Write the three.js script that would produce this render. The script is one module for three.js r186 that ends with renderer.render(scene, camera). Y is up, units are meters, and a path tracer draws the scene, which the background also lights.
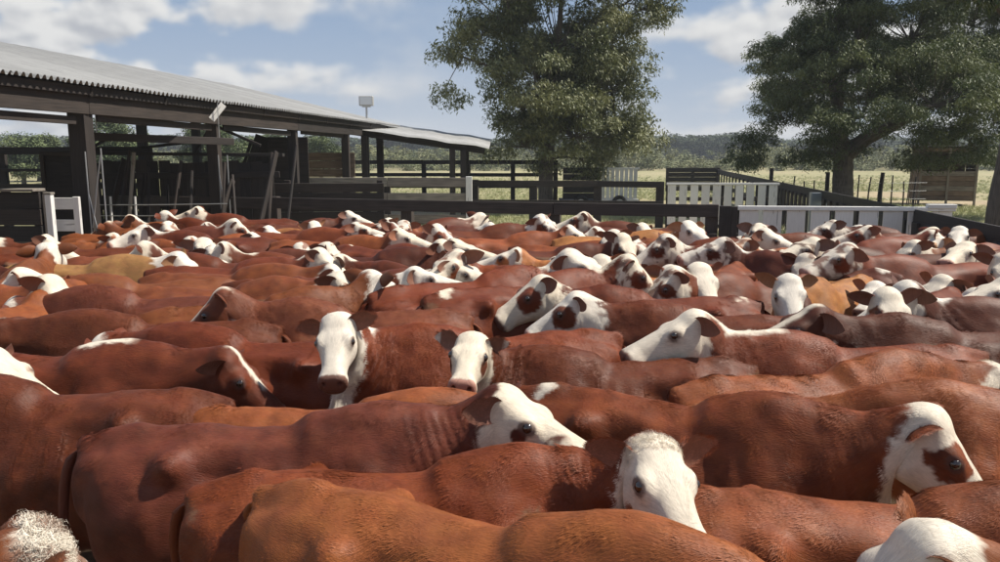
import * as THREE from 'three';
import { ImprovedNoise } from 'three/addons/math/ImprovedNoise.js';
import { mergeGeometries } from 'three/addons/utils/BufferGeometryUtils.js';
import { RoundedBoxGeometry } from 'three/addons/geometries/RoundedBoxGeometry.js';

// ---------- camera, sky, sun, exposure ----------
const scene = new THREE.Scene();
const camera = new THREE.PerspectiveCamera(40, 1000 / 562, 0.05, 3000);
camera.position.set(0, 2.3, 0);
camera.rotation.set(-Math.atan(126 / 772), 0, 0);
const renderer = new THREE.WebGLRenderer({ antialias: true });
renderer.toneMapping = THREE.LinearToneMapping;
renderer.toneMappingExposure = 1.46;
renderer.shadowMap.enabled = true;
const SUN = new THREE.Vector3(0.58, 0.79, -0.06).normalize();
const sun = new THREE.DirectionalLight(new THREE.Color(1, 0.93, 0.82), 5);
sun.position.copy(SUN).multiplyScalar(60).add(new THREE.Vector3(0, 0, -12)); sun.target.position.set(0, 0, -12);
sun.castShadow = true; sun.shadow.mapSize.set(4096, 4096); Object.assign(sun.shadow.camera, { left: -40, right: 40, top: 40, bottom: -40, near: 1, far: 200 });
scene.add(sun, sun.target);
scene.background = skyTexture(2048, 1024); scene.environment = scene.background;
function skyTexture(W, H) {   // fair-weather sky: haze near the horizon, blue above, cumulus in layers
  const nz = new ImprovedNoise(), d = new Float32Array(W * H * 4), cl = (v, a, b) => Math.min(Math.max(v, a), b), ss = (a, b, v) => { const t = cl((v - a) / (b - a), 0, 1); return t * t * (3 - 2 * t); };
  const fb = (x, y, z, n) => { let s = 0, a = 0.5; for (let i = 0; i < n; i++) { s += a * nz.noise(x, y, z); x = x * 2.04 + 1.7; y = y * 2.04 + 9.2; z *= 2.04; a *= 0.52; } return s; };
  // cumulus banks and clear gaps by bearing and height, degrees: bearing, elevation, half width, half height, strength
  const banks = [[-27, 10, 9, 2.6, 0.3], [-7, 6.6, 8, 3.8, 0.6], [-9, 5, 8, 1.6, 0.2], [14, 6.8, 9, 4.6, 0.75], [13, 4, 8, 2.2, 0.2], [-17, 7, 5, 3, -0.1], [-9.5, 11.5, 4.5, 1.3, -0.42], [-17.5, 10.5, 4, 2, -0.3], [18, 12, 5, 1.2, -0.4], [-24, 6.5, 8, 1.2, -0.12], [-10, 3, 22, 1.5, 0.12], [8, 1, 60, 1, 0.15], [32, 9, 6, 3, 0.2], [-38, 12, 9, 4, 0.2], [45, 14, 10, 5, 0.25]];
  const dens = (az, el) => {
    const st = 1.9 / (0.22 + el / 40), x = az * 0.15, y = Math.log(1 + el * 0.35) * 2.3;
    let v = fb(x * 1.1 + 4, y * 1.5, 2.2, 6) * 1.35 + 0.22 - 0.22 * ss(10, 34, el);
    for (const [a, e, w, h, k] of banks) { let da = az - a; const q = (da / w) ** 2 + ((el - e) / h) ** 2; if (q < 9) v += k * Math.exp(-q); }
    return v;
  };
  for (let j = 0; j < H; j++) {
    const el = (j + 0.5) / H * 180 - 90;
    for (let i = 0; i < W; i++) {
      const k = (j * W + i) * 4; let r, g, b;
      if (el < -0.5) { r = 0.2; g = 0.19; b = 0.13; }
      else {
        const e = Math.max(el, 0), u = (i + 0.5) / W, az0 = u * 360 - 270, az = ((az0 + 540) % 360) - 180;   // 0 = straight ahead (-z)
        const t = 1 - Math.exp(-e / 9), t2 = 1 - Math.exp(-e / 26);
        r = 0.64 - 0.34 * t - 0.24 * t2; g = 0.69 - 0.19 * t - 0.34 * t2; b = 0.76 + 0.03 * t - 0.4 * t2;
        const wrapped = Math.abs(az) > 150 ? ss(180, 150, Math.abs(az)) : 1;
        const v0 = dens(az, e) * wrapped + (1 - wrapped) * 0.05, cov = ss(0.02, 0.24, v0), v1 = dens(az + 0.5, e + 0.55) * wrapped, lit = cl(0.55 + (v0 - v1) * 2.6, 0, 1), thick = ss(0.12, 0.6, v0);
        const cw = [0.9, 0.9, 0.9], cg = [0.44, 0.465, 0.53], m = cl(lit * 0.85 + 0.25 - thick * 0.15, 0, 1), hz = Math.exp(-e / 3.2) * 0.6;
        const c = [0, 1, 2].map(q => (cg[q] + (cw[q] - cg[q]) * m) * (1 - hz) + [0.53, 0.57, 0.65][q] * hz), a = cov * 0.94;
        r = r + (c[0] - r) * a; g = g + (c[1] - g) * a; b = b + (c[2] - b) * a;
      }
      d[k] = r * 0.63; d[k + 1] = g * 0.625; d[k + 2] = b * 0.61; d[k + 3] = 1;
    }
  }
  const t = new THREE.DataTexture(d, W, H, THREE.RGBAFormat, THREE.FloatType); t.mapping = THREE.EquirectangularReflectionMapping; t.magFilter = t.minFilter = THREE.LinearFilter; t.needsUpdate = true; return t;
}
// ---------- helpers ----------
function rand(seed) { let a = seed >>> 0; return () => { a = (a + 0x6D2B79F5) >>> 0; let t = Math.imul(a ^ (a >>> 15), 1 | a); t = (t + Math.imul(t ^ (t >>> 7), 61 | t)) ^ t; return ((t ^ (t >>> 14)) >>> 0) / 4294967296; }; }
const noiser = new ImprovedNoise();
const noise = (x, y, z) => noiser.noise(x, y, z);
const fbm = (x, y, z, n = 4) => { let s = 0, a = 0.5; for (let i = 0; i < n; i++) { s += a * noise(x, y, z); x *= 2.03; y *= 2.03; z *= 2.03; a *= 0.5; } return s; };
const clamp = (v, a, b) => v < a ? a : v > b ? b : v;
const lerp = (a, b, t) => a + (b - a) * t;
const sstep = (a, b, v) => { const t = clamp((v - a) / (b - a), 0, 1); return t * t * (3 - 2 * t); };
const names = {};
const numbered = n => { const k = names[n] = (names[n] ?? -1) + 1; return k ? n + '_' + String(k).padStart(3, '0') : n; };
function tag(o, label, category, group, kind) { if (label) o.userData.label = label; if (category) o.userData.category = category; if (group) o.userData.group = group; if (kind) o.userData.kind = kind; return o; }
function thing(name, label, category, pos = [0, 0, 0], turn = 0, group) { const o = new THREE.Group(); o.name = numbered(name); o.position.set(...pos); o.rotation.y = turn; scene.add(o); return tag(o, label, category, group); }
function part(name, geo, mat, parent) { const m = new THREE.Mesh(geo, mat); m.name = name; m.castShadow = m.receiveShadow = true; parent.add(m); return m; }
function ground(name, geo, mat) { const m = part(name, geo, mat, scene); m.userData.kind = 'structure'; return m; }
const RGB = (r, g, b) => new THREE.Color().setRGB(r, g, b);
function grayTexture(n, f, rx = 1, ry = 1) { const d = new Uint8Array(n * n * 4); for (let j = 0; j < n; j++) for (let i = 0; i < n; i++) { const v = clamp(f(i / n, j / n) * 255, 0, 255), k = (j * n + i) * 4; d[k] = d[k + 1] = d[k + 2] = v; d[k + 3] = 255; } const t = new THREE.DataTexture(d, n, n); t.wrapS = t.wrapT = THREE.RepeatWrapping; t.magFilter = THREE.LinearFilter; t.repeat.set(rx, ry); t.needsUpdate = true; return t; }
function colorTexture(n, f) { const d = new Uint8Array(n * n * 4); for (let j = 0; j < n; j++) for (let i = 0; i < n; i++) { const c = f(i / n, j / n), k = (j * n + i) * 4; for (let q = 0; q < 3; q++) d[k + q] = 255 * Math.pow(clamp(c[q], 0, 1), 1 / 2.2); d[k + 3] = 255; } const t = new THREE.DataTexture(d, n, n); t.wrapS = t.wrapT = THREE.RepeatWrapping; t.magFilter = THREE.LinearFilter; t.colorSpace = THREE.SRGBColorSpace; t.needsUpdate = true; return t; }
// noise that tiles over the unit square
const tnoise = (u, v, fu, fv, z) => { const a = noise(u * fu, v * fv, z), b = noise((u - 1) * fu, v * fv, z), c = noise(u * fu, (v - 1) * fv, z), d = noise((u - 1) * fu, (v - 1) * fv, z); return lerp(lerp(a, b, u), lerp(c, d, u), v); };
// ---------- cattle: one continuous body from a distance field, meshed at three finenesses, then posed and coloured one by one ----------
const smin = (a, b, k) => { const h = clamp(0.5 + 0.5 * (b - a) / k, 0, 1); return b + (a - b) * h - k * h * (1 - h); };
function table(rows) { const n = rows.length; return x => { if (x <= rows[0][0]) return rows[0]; if (x >= rows[n - 1][0]) return rows[n - 1]; let i = 0; while (rows[i + 1][0] < x) i++; const a = rows[i], b = rows[i + 1], p = rows[Math.max(i - 1, 0)], q = rows[Math.min(i + 2, n - 1)], t = (x - a[0]) / (b[0] - a[0]), out = [x]; for (let k = 1; k < a.length; k++) { const m0 = (b[k] - p[k]) / Math.max(b[0] - p[0], 1e-6) * (b[0] - a[0]), m1 = (q[k] - a[k]) / Math.max(q[0] - a[0], 1e-6) * (b[0] - a[0]), t2 = t * t, t3 = t2 * t; out.push((2 * t3 - 3 * t2 + 1) * a[k] + (t3 - 2 * t2 + t) * m0 + (-2 * t3 + 3 * t2) * b[k] + (t3 - t2) * m1); } return out; }; }
// trunk: x, centre height, half height, half width, narrowing of the upper side
const TRUNK = table([[-0.72, 0.98, 0.17, 0.13, 0.1], [-0.64, 0.94, 0.255, 0.19, 0.12], [-0.5, 0.895, 0.32, 0.235, 0.1], [-0.34, 0.865, 0.36, 0.255, 0.1], [-0.12, 0.835, 0.372, 0.275, 0.2], [0.12, 0.825, 0.38, 0.285, 0.3], [0.32, 0.845, 0.378, 0.25, 0.45], [0.46, 0.885, 0.335, 0.208, 0.42], [0.6, 0.905, 0.25, 0.145, 0.3]]);
// neck along its axis 0..1: half depth, half width
const NECK = table([[0, 0.275, 0.195], [0.35, 0.225, 0.155], [0.7, 0.168, 0.115], [1, 0.135, 0.095]]);
// head from poll to muzzle: half depth, half width, drop of the top line
const HEAD = table([[-0.02, 0.07, 0.066, 0.026], [0.04, 0.1, 0.09, 0.008], [0.12, 0.122, 0.106, 0.0], [0.19, 0.11, 0.09, 0.004], [0.27, 0.094, 0.075, 0.008], [0.34, 0.084, 0.07, 0.009], [0.385, 0.081, 0.08, 0.01], [0.425, 0.072, 0.08, 0.016]]);
const HO = [0.95, 1.305], HA = 20 * Math.PI / 180, ha = [Math.cos(HA), -Math.sin(HA)], hb = [Math.sin(HA), Math.cos(HA)];
const NB = [0.3, 0.925], NP = [0.96, 1.19], NL = Math.hypot(NP[0] - NB[0], NP[1] - NB[1]), na = [(NP[0] - NB[0]) / NL, (NP[1] - NB[1]) / NL], nb = [-na[1], na[0]];
const headPoint = (s, up, z) => [HO[0] + ha[0] * s + hb[0] * up, HO[1] + ha[1] * s + hb[1] * up, z];
const LEGS = [[[0.4, 0.86, 0.16, 0.1], [0.35, 0.62, 0.165, 0.085], [0.4, 0.36, 0.15, 0.05], [0.385, 0.13, 0.15, 0.036], [0.41, 0.05, 0.15, 0.048]], [[-0.44, 0.9, 0.13, 0.15], [-0.34, 0.66, 0.18, 0.12], [-0.62, 0.43, 0.155, 0.052], [-0.575, 0.13, 0.155, 0.037], [-0.545, 0.05, 0.155, 0.048]]];
function cone(x, y, z, a, b) { const dx = b[0] - a[0], dy = b[1] - a[1], dz = b[2] - a[2], t = clamp(((x - a[0]) * dx + (y - a[1]) * dy + (z - a[2]) * dz) / (dx * dx + dy * dy + dz * dz), 0, 1); return Math.hypot(x - a[0] - dx * t, y - a[1] - dy * t, z - a[2] - dz * t) - lerp(a[3], b[3], t); }
const ell = (x, y, z, cx, cy, cz, rx, ry, rz) => { const k = Math.hypot((x - cx) / rx, (y - cy) / ry, (z - cz) / rz); return (k - 1) * Math.min(rx, ry, rz); };
const sup = (a, b, n) => Math.pow(Math.pow(a, n) + Math.pow(b, n), 1 / n);
function field(x, y, z) {
  const az = Math.abs(z);
  let d = 9;
  if (x < 0.95) {
    const T = TRUNK(x), ex = Math.max(-0.72 - x, x - 0.6, 0), dy = (y - T[1]) / T[2];
    const w = T[3] * (1 - T[4] * sstep(0.1, 1.0, dy) * 0.9) * (dy < 0 ? Math.max(1 - 0.12 * dy * dy, 0.5) : 1);
    d = (Math.pow(Math.pow(sup(az / w, Math.abs(dy), 2.35), 2) + (ex / 0.09) ** 2, 0.5) - 1) * Math.min(w, T[2]);
    if (x < -0.1 && y > 0.4) {
      d = smin(d, ell(x, y, az, -0.54, 0.87, 0.125, 0.17, 0.27, 0.125), 0.06);
      d = smin(d, Math.hypot(x + 0.36, y - 1.12, az - 0.2) - 0.024, 0.1);
      d = smin(d, Math.hypot(x + 0.69, y - 1.08, az - 0.085) - 0.05, 0.06);
      d = smin(d, cone(x, y, z, [-0.55, 1.175, 0, 0.05], [-0.75, 1.15, 0, 0.035]), 0.05);
      d -= -0.022 * Math.exp(-(((x + 0.17) / 0.1) ** 2 + ((y - 1.05) / 0.09) ** 2)) * sstep(0.12, 0.2, az);
    }
    if (x > -0.02) {
      d = smin(d, cone(x, y, az, [0.34, 1.1, 0.1, 0.03], [0.45, 0.82, 0.185, 0.065]), 0.1);
      d = smin(d, ell(x, y, z, 0.56, 0.66, 0, 0.15, 0.15, 0.1), 0.12);
    }
  }
  if (x > -0.15) {
    const t = ((x - NB[0]) * na[0] + (y - NB[1]) * na[1]) / NL, o = (x - NB[0]) * nb[0] + (y - NB[1]) * nb[1], N = NECK(clamp(t, 0, 1)), ex = Math.max(-t, t - 1, 0) * NL;
    const w = N[2] * (1 - 0.3 * sstep(0, 1, o / N[1]));
    const dn = (Math.hypot(sup(az / w, Math.abs(o / N[1]), 2.2), ex / 0.08) - 1) * w;
    d = smin(d, dn, 0.16);
    if (x < 0.98) d = smin(d, ell(x, y, z, 0.7, 0.82, 0, 0.2, 0.15, 0.032), 0.07);
  }
  if (x > 0.8) {
    const s = (x - HO[0]) * ha[0] + (y - HO[1]) * ha[1], u = (x - HO[0]) * hb[0] + (y - HO[1]) * hb[1], H = HEAD(s), ex = Math.max(-0.02 - s, s - 0.425, 0);
    const dy = (u + H[3] + H[1]) / H[1], w = H[2] * (dy < 0 ? Math.max(1 - 0.28 * dy * dy, 0.5) : Math.max(1 - 0.1 * dy, 0.7));
    let dh = (Math.hypot(sup(az / w, Math.abs(dy), 2.7), ex / 0.03) - 1) * Math.min(w, H[1]);
    dh = smin(dh, ell(s, u, az, 0.155, -0.045, 0.078, 0.05, 0.036, 0.03), 0.025);   // brow and orbit
    dh = smin(dh, ell(s, u, az, 0.1, -0.15, 0.055, 0.085, 0.075, 0.034), 0.04);      // cheek
    dh = smin(dh, ell(s, u, z, 0.015, -0.024, 0, 0.05, 0.028, 0.075), 0.04);              // poll
    dh = smin(dh, ell(s, u, az, 0.42, -0.055, 0.042, 0.03, 0.032, 0.03), 0.02);      // nostril wing
    dh = smin(dh, ell(s, u, z, 0.385, -0.142, 0, 0.05, 0.024, 0.052), 0.02);        // lower lip
    const nos = ell(s, u, az, 0.452, -0.055, 0.043, 0.018, 0.018, 0.013);
    dh = -smin(-dh, nos, 0.008);
    dh += 0.006 * Math.exp(-(((u + 0.122) / 0.007) ** 2)) * sstep(0.32, 0.37, s);     // mouth line
    dh += 0.007 * Math.exp(-(((s - 0.166) / 0.02) ** 2 + ((u + 0.042) / 0.016) ** 2)) * sstep(0.078, 0.09, az);
    d = smin(d, dh, 0.035);
  }
  if (y < 1.05 && x < 0.6) for (const L of LEGS) if (Math.abs(x - L[1][0] + 0.1) < 0.5) { let dl = 9; for (let i = 0; i < 4; i++) dl = smin(dl, cone(x, y, az, L[i], L[i + 1]), 0.02); d = smin(d, dl, y < 0.4 ? 0.02 : 0.06); }
  return d;
}
function axis(stops) { const out = []; let [x] = stops[0]; const end = stops[stops.length - 1][0]; while (x < end) { out.push(x); let i = 0; while (i < stops.length - 2 && x >= stops[i + 1][0]) i++; const t = clamp((x - stops[i][0]) / (stops[i + 1][0] - stops[i][0]), 0, 1); x += lerp(stops[i][1], stops[i + 1][1], t); } out.push(end); return out; }
function surfaceNet(X, Y, Z) {
  const nx = X.length, ny = Y.length, nz = Z.length, V = new Float32Array(nx * ny * nz), at = (i, j, k) => (i * ny + j) * nz + k;
  for (let i = 0; i < nx; i++) for (let j = 0; j < ny; j++) for (let k = 0; k < nz; k++) V[at(i, j, k)] = field(X[i], Y[j], Z[k]);
  const id = new Int32Array(nx * ny * nz).fill(-1), P = [], I = [];
  const C = []; for (let c = 0; c < 8; c++) C.push([c & 1, (c >> 1) & 1, c >> 2]);
  const E = [[0, 1], [2, 3], [4, 5], [6, 7], [0, 2], [1, 3], [4, 6], [5, 7], [0, 4], [1, 5], [2, 6], [3, 7]];
  for (let i = 0; i < nx - 1; i++) for (let j = 0; j < ny - 1; j++) for (let k = 0; k < nz - 1; k++) {
    const v = C.map(c => V[at(i + c[0], j + c[1], k + c[2])]); let m = 0; for (let c = 0; c < 8; c++) if (v[c] < 0) m |= 1 << c;
    if (m === 0 || m === 255) continue;
    let sx = 0, sy = 0, sz = 0, n = 0;
    for (const [a, b] of E) if ((v[a] < 0) !== (v[b] < 0)) { const t = v[a] / (v[a] - v[b]), A = C[a], B = C[b]; sx += lerp(X[i + A[0]], X[i + B[0]], t); sy += lerp(Y[j + A[1]], Y[j + B[1]], t); sz += lerp(Z[k + A[2]], Z[k + B[2]], t); n++; }
    let x = sx / n, y = sy / n, z = sz / n;
    const e = 0.003, f = field(x, y, z), gx = (field(x + e, y, z) - f) / e, gy = (field(x, y + e, z) - f) / e, gz = (field(x, y, z + e) - f) / e, g2 = gx * gx + gy * gy + gz * gz + 1e-6, st = clamp(f / g2, -0.012, 0.012);
    id[at(i, j, k)] = P.length / 3; P.push(x - gx * st, Math.max(y - gy * st, 0.002), z - gz * st);
  }
  const quad = (a, b, c, d, flip) => { if (a < 0 || b < 0 || c < 0 || d < 0) return; if (flip) I.push(a, c, b, a, d, c); else I.push(a, b, c, a, c, d); };
  for (let i = 1; i < nx - 1; i++) for (let j = 1; j < ny - 1; j++) for (let k = 1; k < nz - 1; k++) {
    const s = V[at(i, j, k)] < 0;
    if (s !== (V[at(i + 1, j, k)] < 0)) quad(id[at(i, j - 1, k - 1)], id[at(i, j, k - 1)], id[at(i, j, k)], id[at(i, j - 1, k)], !s);
    if (s !== (V[at(i, j + 1, k)] < 0)) quad(id[at(i - 1, j, k - 1)], id[at(i - 1, j, k)], id[at(i, j, k)], id[at(i, j, k - 1)], !s);
    if (s !== (V[at(i, j, k + 1)] < 0)) quad(id[at(i - 1, j - 1, k)], id[at(i, j - 1, k)], id[at(i, j, k)], id[at(i - 1, j, k)], !s);
  }
  return { P, I };
}
// ear: a cupped leaf with thickness, in its own axes: length along +z, width along x, hollow towards +x... ; tail: a tapered tube
function earNet(nl, nw) {
  const P = [], I = [], L = 0.158;
  for (let side = 0; side < 2; side++) for (let i = 0; i <= nl; i++) for (let j = 0; j <= nw; j++) {
    const s = i / nl, q = j / nw * 2 - 1, w = 0.055 * Math.pow(Math.sin(Math.PI * Math.pow(lerp(0.14, 0.985, s), 0.8)), 0.7), curl = lerp(1.5, 0.4, Math.pow(s, 0.5)), a = q * curl, r = w / Math.sin(Math.min(curl, 1.5)) , th = (side ? -1 : 1) * 0.0035 * (1 - q * q * 0.8) * (1 - s * 0.5);
    P.push(r * Math.sin(a) * 1, -(r * (1 - Math.cos(a))) * 0.75 + th + 0.01 * Math.sin(s * 3), L * s);
  }
  const n = (nl + 1) * (nw + 1), at = (sd, i, j) => sd * n + i * (nw + 1) + j;
  for (let i = 0; i < nl; i++) for (let j = 0; j < nw; j++) for (let sd = 0; sd < 2; sd++) { const a = at(sd, i, j), b = at(sd, i + 1, j), c = at(sd, i + 1, j + 1), d = at(sd, i, j + 1); sd ? I.push(a, c, b, a, d, c) : I.push(a, b, c, a, c, d); }
  for (let i = 0; i < nl; i++) for (const j of [0, nw]) { const a = at(0, i, j), b = at(0, i + 1, j), c = at(1, i + 1, j), d = at(1, i, j); j ? I.push(a, b, c, a, c, d) : I.push(a, c, b, a, d, c); }
  for (let j = 0; j < nw; j++) { const a = at(0, nl, j), b = at(0, nl, j + 1), c = at(1, nl, j + 1), d = at(1, nl, j); I.push(a, b, c, a, c, d); }
  return { P, I };
}
const LOD = [];
function buildLOD(k, hk) {
  const X = axis([[-0.9, 0.02 * k], [0.6, 0.018 * k], [0.86, 0.011 * hk], [0.95, 0.0085 * hk], [1.47, 0.0075 * hk]]);
  const Y = axis([[-0.04, 0.034 * k], [0.45, 0.03 * k], [0.75, 0.018 * k], [0.98, 0.0105 * hk], [1.4, 0.0105 * hk]]);
  const zh = axis([[0.0005, 0.0085 * hk], [0.12, 0.0095 * hk], [0.16, 0.017 * k], [0.36, 0.02 * k]]), Z = [...zh.slice().reverse().map(v => -v), ...zh];
  return { ...surfaceNet(X, Y, Z), ear: earNet(Math.round(12 / hk), Math.round(10 / hk) || 4), tailSides: k > 2 ? 5 : 8 };
}
const getLOD = i => LOD[i] ??= buildLOD(...[[1, 1], [1.75, 1.7], [2.6, 2.3], [3.4, 2.9]][i]);

const COAT = { red: [0.15, 0.035, 0.012], orange: [0.205, 0.059, 0.019], dark: [0.095, 0.023, 0.009], mauve: [0.15, 0.041, 0.02], tan: [0.37, 0.15, 0.05], tan2: [0.38, 0.19, 0.075] };
const WHITE = [0.74, 0.69, 0.61];
const mix3 = (a, b, t) => [a[0] + (b[0] - a[0]) * t, a[1] + (b[1] - a[1]) * t, a[2] + (b[2] - a[2]) * t];
// colour of the coat at a rest-pose point; fine = extra raggedness where the mesh can carry it
function coatAt(x, y, z, c) {
  const o = c.seed * 7.31, n1 = fbm(x * 5 + o, y * 5, z * 5, 3), n2 = noise(x * 19 + o, y * 19, z * 19 + 3), n3 = noise(x * 60 + o, y * 60 + 5, z * 60), rag = n1 * 0.9 + n2 * 0.35 + n3 * 0.22;
  const tone = 1 + n1 * 0.42 + n2 * 0.16 + n3 * 0.12 + c.dapple * (noise(x * 11 + o, y * 13, z * 11) * 0.35);
  let col = [c.base[0] * tone, c.base[1] * tone * (1 + n2 * 0.1), c.base[2] * tone];
  const s = (x - HO[0]) * ha[0] + (y - HO[1]) * ha[1], u = (x - HO[0]) * hb[0] + (y - HO[1]) * hb[1], az = Math.abs(z);
  let w = 0;
  // face
  if (x > 0.7) {
    const back = c.faceBack + (u < -0.12 ? -0.02 : 0);
    w = Math.max(w, sstep(-0.012, 0.012, s - back + u * 0.12 + rag * 0.05));
    if (c.face === 'B') w = Math.min(w, Math.max(sstep(0.012, -0.012, az - 0.036 - rag * 0.03 - 0.05 * sstep(0.33, 0.42, s)), sstep(0.01, -0.01, u + 0.185 + rag * 0.03)));
    if (c.face === 'R') w = Math.min(w, sstep(0.01, -0.01, az - 0.018 - rag * 0.03) * sstep(0.3, 0.24, s));
    if (c.face === 'P' || c.face === 'E' || c.face === 'M') {
      const side = z > 0 ? 1 : -1, rr = c.patch * (c.face === 'E' && side === c.patchSide ? 0.45 : 1);
      const e = Math.hypot((s - 0.16 - c.pd * 0.3) / c.pa, (u + 0.075 + c.pd) * 0.95 + (s - 0.16) * c.pd * 6) - rr - rag * 0.05;
      if (az > 0.035) w *= sstep(-0.006, 0.006, e);
    }
    if (c.face === 'M') w *= 1 - 0.8 * sstep(0.14, 0.2, noise(x * 13 + o, y * 13, z * 13) + n3 * 0.2);
    if (c.face === 'S') { const e = Math.hypot(s - 0.15, u + 0.085) - 0.035 - rag * 0.02; w *= sstep(-0.005, 0.005, e); w *= sstep(0.0, 0.012, Math.hypot(s - 0.29, (u + 0.06) * 0.8, (az - 0.06) * 0.5) - 0.035 - rag * 0.02); }
  }
  // crest, throat, brisket, belly, socks
  if (c.crest) w = Math.max(w, sstep(0.012, -0.012, az - 0.034 - rag * 0.05) * sstep(c.crestEnd - 0.03, c.crestEnd + 0.03, x + rag * 0.06) * sstep(1.04, 1.1, y) * (x < 0.98 ? 1 : 0) * sstep(c.crestTo + 0.03, c.crestTo - 0.03, x + rag * 0.06));
  if (c.collar && x > 0.5 && x < 0.97) w = Math.max(w, sstep(-0.02, 0.02, x - 0.8 + rag * 0.28 + Math.max(0, 1.05 - y) * c.collar));
  if (c.throat && x > 0.5) w = Math.max(w, sstep(0.03, -0.03, y - (0.72 + (x - 0.5) * 0.62) - rag * 0.1));
  w = Math.max(w, sstep(0.02, -0.02, y - 0.5 - rag * 0.1 - c.belly) * (x > -0.5 ? 1 : 0.0));
  w = Math.max(w, sstep(0.02, -0.02, y - c.socks - rag * 0.1));
  if (c.flank) w = Math.max(w, sstep(0.01, -0.01, Math.hypot(x + 0.6, y - 1.2, z * 0.8) - 0.05 - rag * 0.06));
  if (w > 0) { const d = 1 + n2 * 0.1 + n3 * 0.09 + n1 * 0.08; col = mix3(col, [WHITE[0] * d, WHITE[1] * d * (1 - 0.05 * c.dirt), WHITE[2] * d * (1 - 0.14 * c.dirt)], clamp(w, 0, 1)); }
  // dried mud and dung on flank and rump
  if (c.mud && x < 0.5 && y < 1.16) { const k = sstep(0.2, 0.34, n1 + noise(x * 3 + o, y * 3, z * 3 + 9) * 0.55 + n3 * 0.18 + c.mud); if (k > 0) col = mix3(col, [0.16 + n3 * 0.05, 0.1 + n3 * 0.035, 0.058 + n3 * 0.02], k * 0.6); }
  // bare skin: nose, lips, eye rims
  if (x > 1.1) {
    const sk = sstep(0.402, 0.418, s + n3 * 0.01 - Math.max(0, u + 0.02) * 1.0) * sstep(-0.155, -0.142, u);
    if (sk > 0) col = mix3(col, c.skin, sk);
    const nos = Math.hypot((s - 0.448) * 0.9, u + 0.055, (az - 0.043) * 1.2); if (nos < 0.02) col = mix3(col, [0.1, 0.045, 0.04], sstep(0.02, 0.013, nos));
  }
  if (x > 1.0 && az > 0.07) { const e = Math.hypot((s - 0.166) * 0.8, u + 0.042); if (e < 0.032) col = mix3(col, [0.1, 0.055, 0.045], sstep(0.032, 0.024, e) * 0.85); }
  if (y < 0.085 && y < 0.09) col = mix3(col, [0.06, 0.045, 0.035], sstep(0.085, 0.07, y));
  return col;
}
const Q = (ax, an) => new THREE.Quaternion().setFromAxisAngle(ax, an), AX = new THREE.Vector3(1, 0, 0), AY = new THREE.Vector3(0, 1, 0), AZ = new THREE.Vector3(0, 0, 1), rad = Math.PI / 180;
function makePose(c) {
  const qn = Q(AY, c.ny * rad).multiply(Q(AZ, c.nr * rad)), qh = Q(AY, c.hy * rad).multiply(Q(AX, c.roll * rad)).multiply(Q(AZ, (20 - c.hp) * rad)), q0 = new THREE.Quaternion();
  const qb = Q(AY, c.bend * rad);
  const N = 24, ax = [], dir = new THREE.Vector3(NP[0] - 0.45, NP[1] - 0.985, 0).divideScalar(N), p = new THREE.Vector3(0.45, 0.985, 0), qs = [];
  for (let i = 0; i <= N; i++) { const q = q0.clone().slerp(qn, sstep(-0.05, 0.95, i / N)); qs.push(q); ax.push(p.clone()); p.add(dir.clone().applyQuaternion(q)); }
  const o = new THREE.Vector3(), r = new THREE.Vector3();
  return (x, y, z, rigid) => {
    if (x <= 0.45 && !rigid) { const q = sstep(0.1, -0.7, x) * c.bend * rad * 0.6; return r.set(x * Math.cos(q) + 0 * z, y, z + x * Math.sin(q) * 0.5 * 1); }
    const t = clamp((x - 0.45) / (NP[0] - 0.45), 0, 1) * N, i = Math.min(Math.floor(t), N - 1), f = t - i, w = rigid ? 1 : sstep(-0.13, 0.05, x - NP[0]);
    const A = rigid ? ax[N] : o.copy(ax[i]).lerp(ax[i + 1], f), qq = qs[i].clone().slerp(qs[i + 1], f).slerp(qh, w), tt = rigid ? 1 : t / N;
    const rx = lerp(0.45, NP[0], tt), ry = lerp(0.985, NP[1], tt);
    r.set((x - rx) * lerp(1, c.hl, w), y - ry, z * lerp(1, c.hw, w)).multiplyScalar(lerp(1, c.hs, w)).applyQuaternion(qq); return r.add(A);
  };
}
const furBump = grayTexture(512, (u, v) => 0.5 + 0.42 * tnoise(u, v, 14, 90, 1.3) + 0.3 * tnoise(u, v, 26, 170, 7.7) + 0.22 * tnoise(u, v, 7, 16, 4.1));
const furTint = colorTexture(512, (u, v) => { const a = 0.84 + 0.26 * tnoise(u, v, 12, 80, 3.3) + 0.2 * tnoise(u, v, 24, 160, 9.7) + 0.2 * tnoise(u, v, 5, 9, 6.1); return [a, a * 0.985, a * 0.97]; });
const hideMat = new THREE.MeshPhysicalMaterial({ vertexColors: true, map: furTint, roughness: 0.54, bumpMap: furBump, bumpScale: 0.0018, sheen: 0.12, sheenRoughness: 0.4, sheenColor: RGB(0.9, 0.6, 0.45), specularIntensity: 0.45 });
const eyeMat = new THREE.MeshPhysicalMaterial({ color: RGB(0.018, 0.011, 0.008), roughness: 0.08, clearcoat: 1, clearcoatRoughness: 0.03 });
const hairMat = new THREE.MeshPhysicalMaterial({ color: 0xffffff, roughness: 0.55, side: THREE.DoubleSide, specularIntensity: 0.4 });
const eyeGeo = [new THREE.SphereGeometry(0.0215, 18, 14), new THREE.SphereGeometry(0.0225, 8, 6)];
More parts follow.
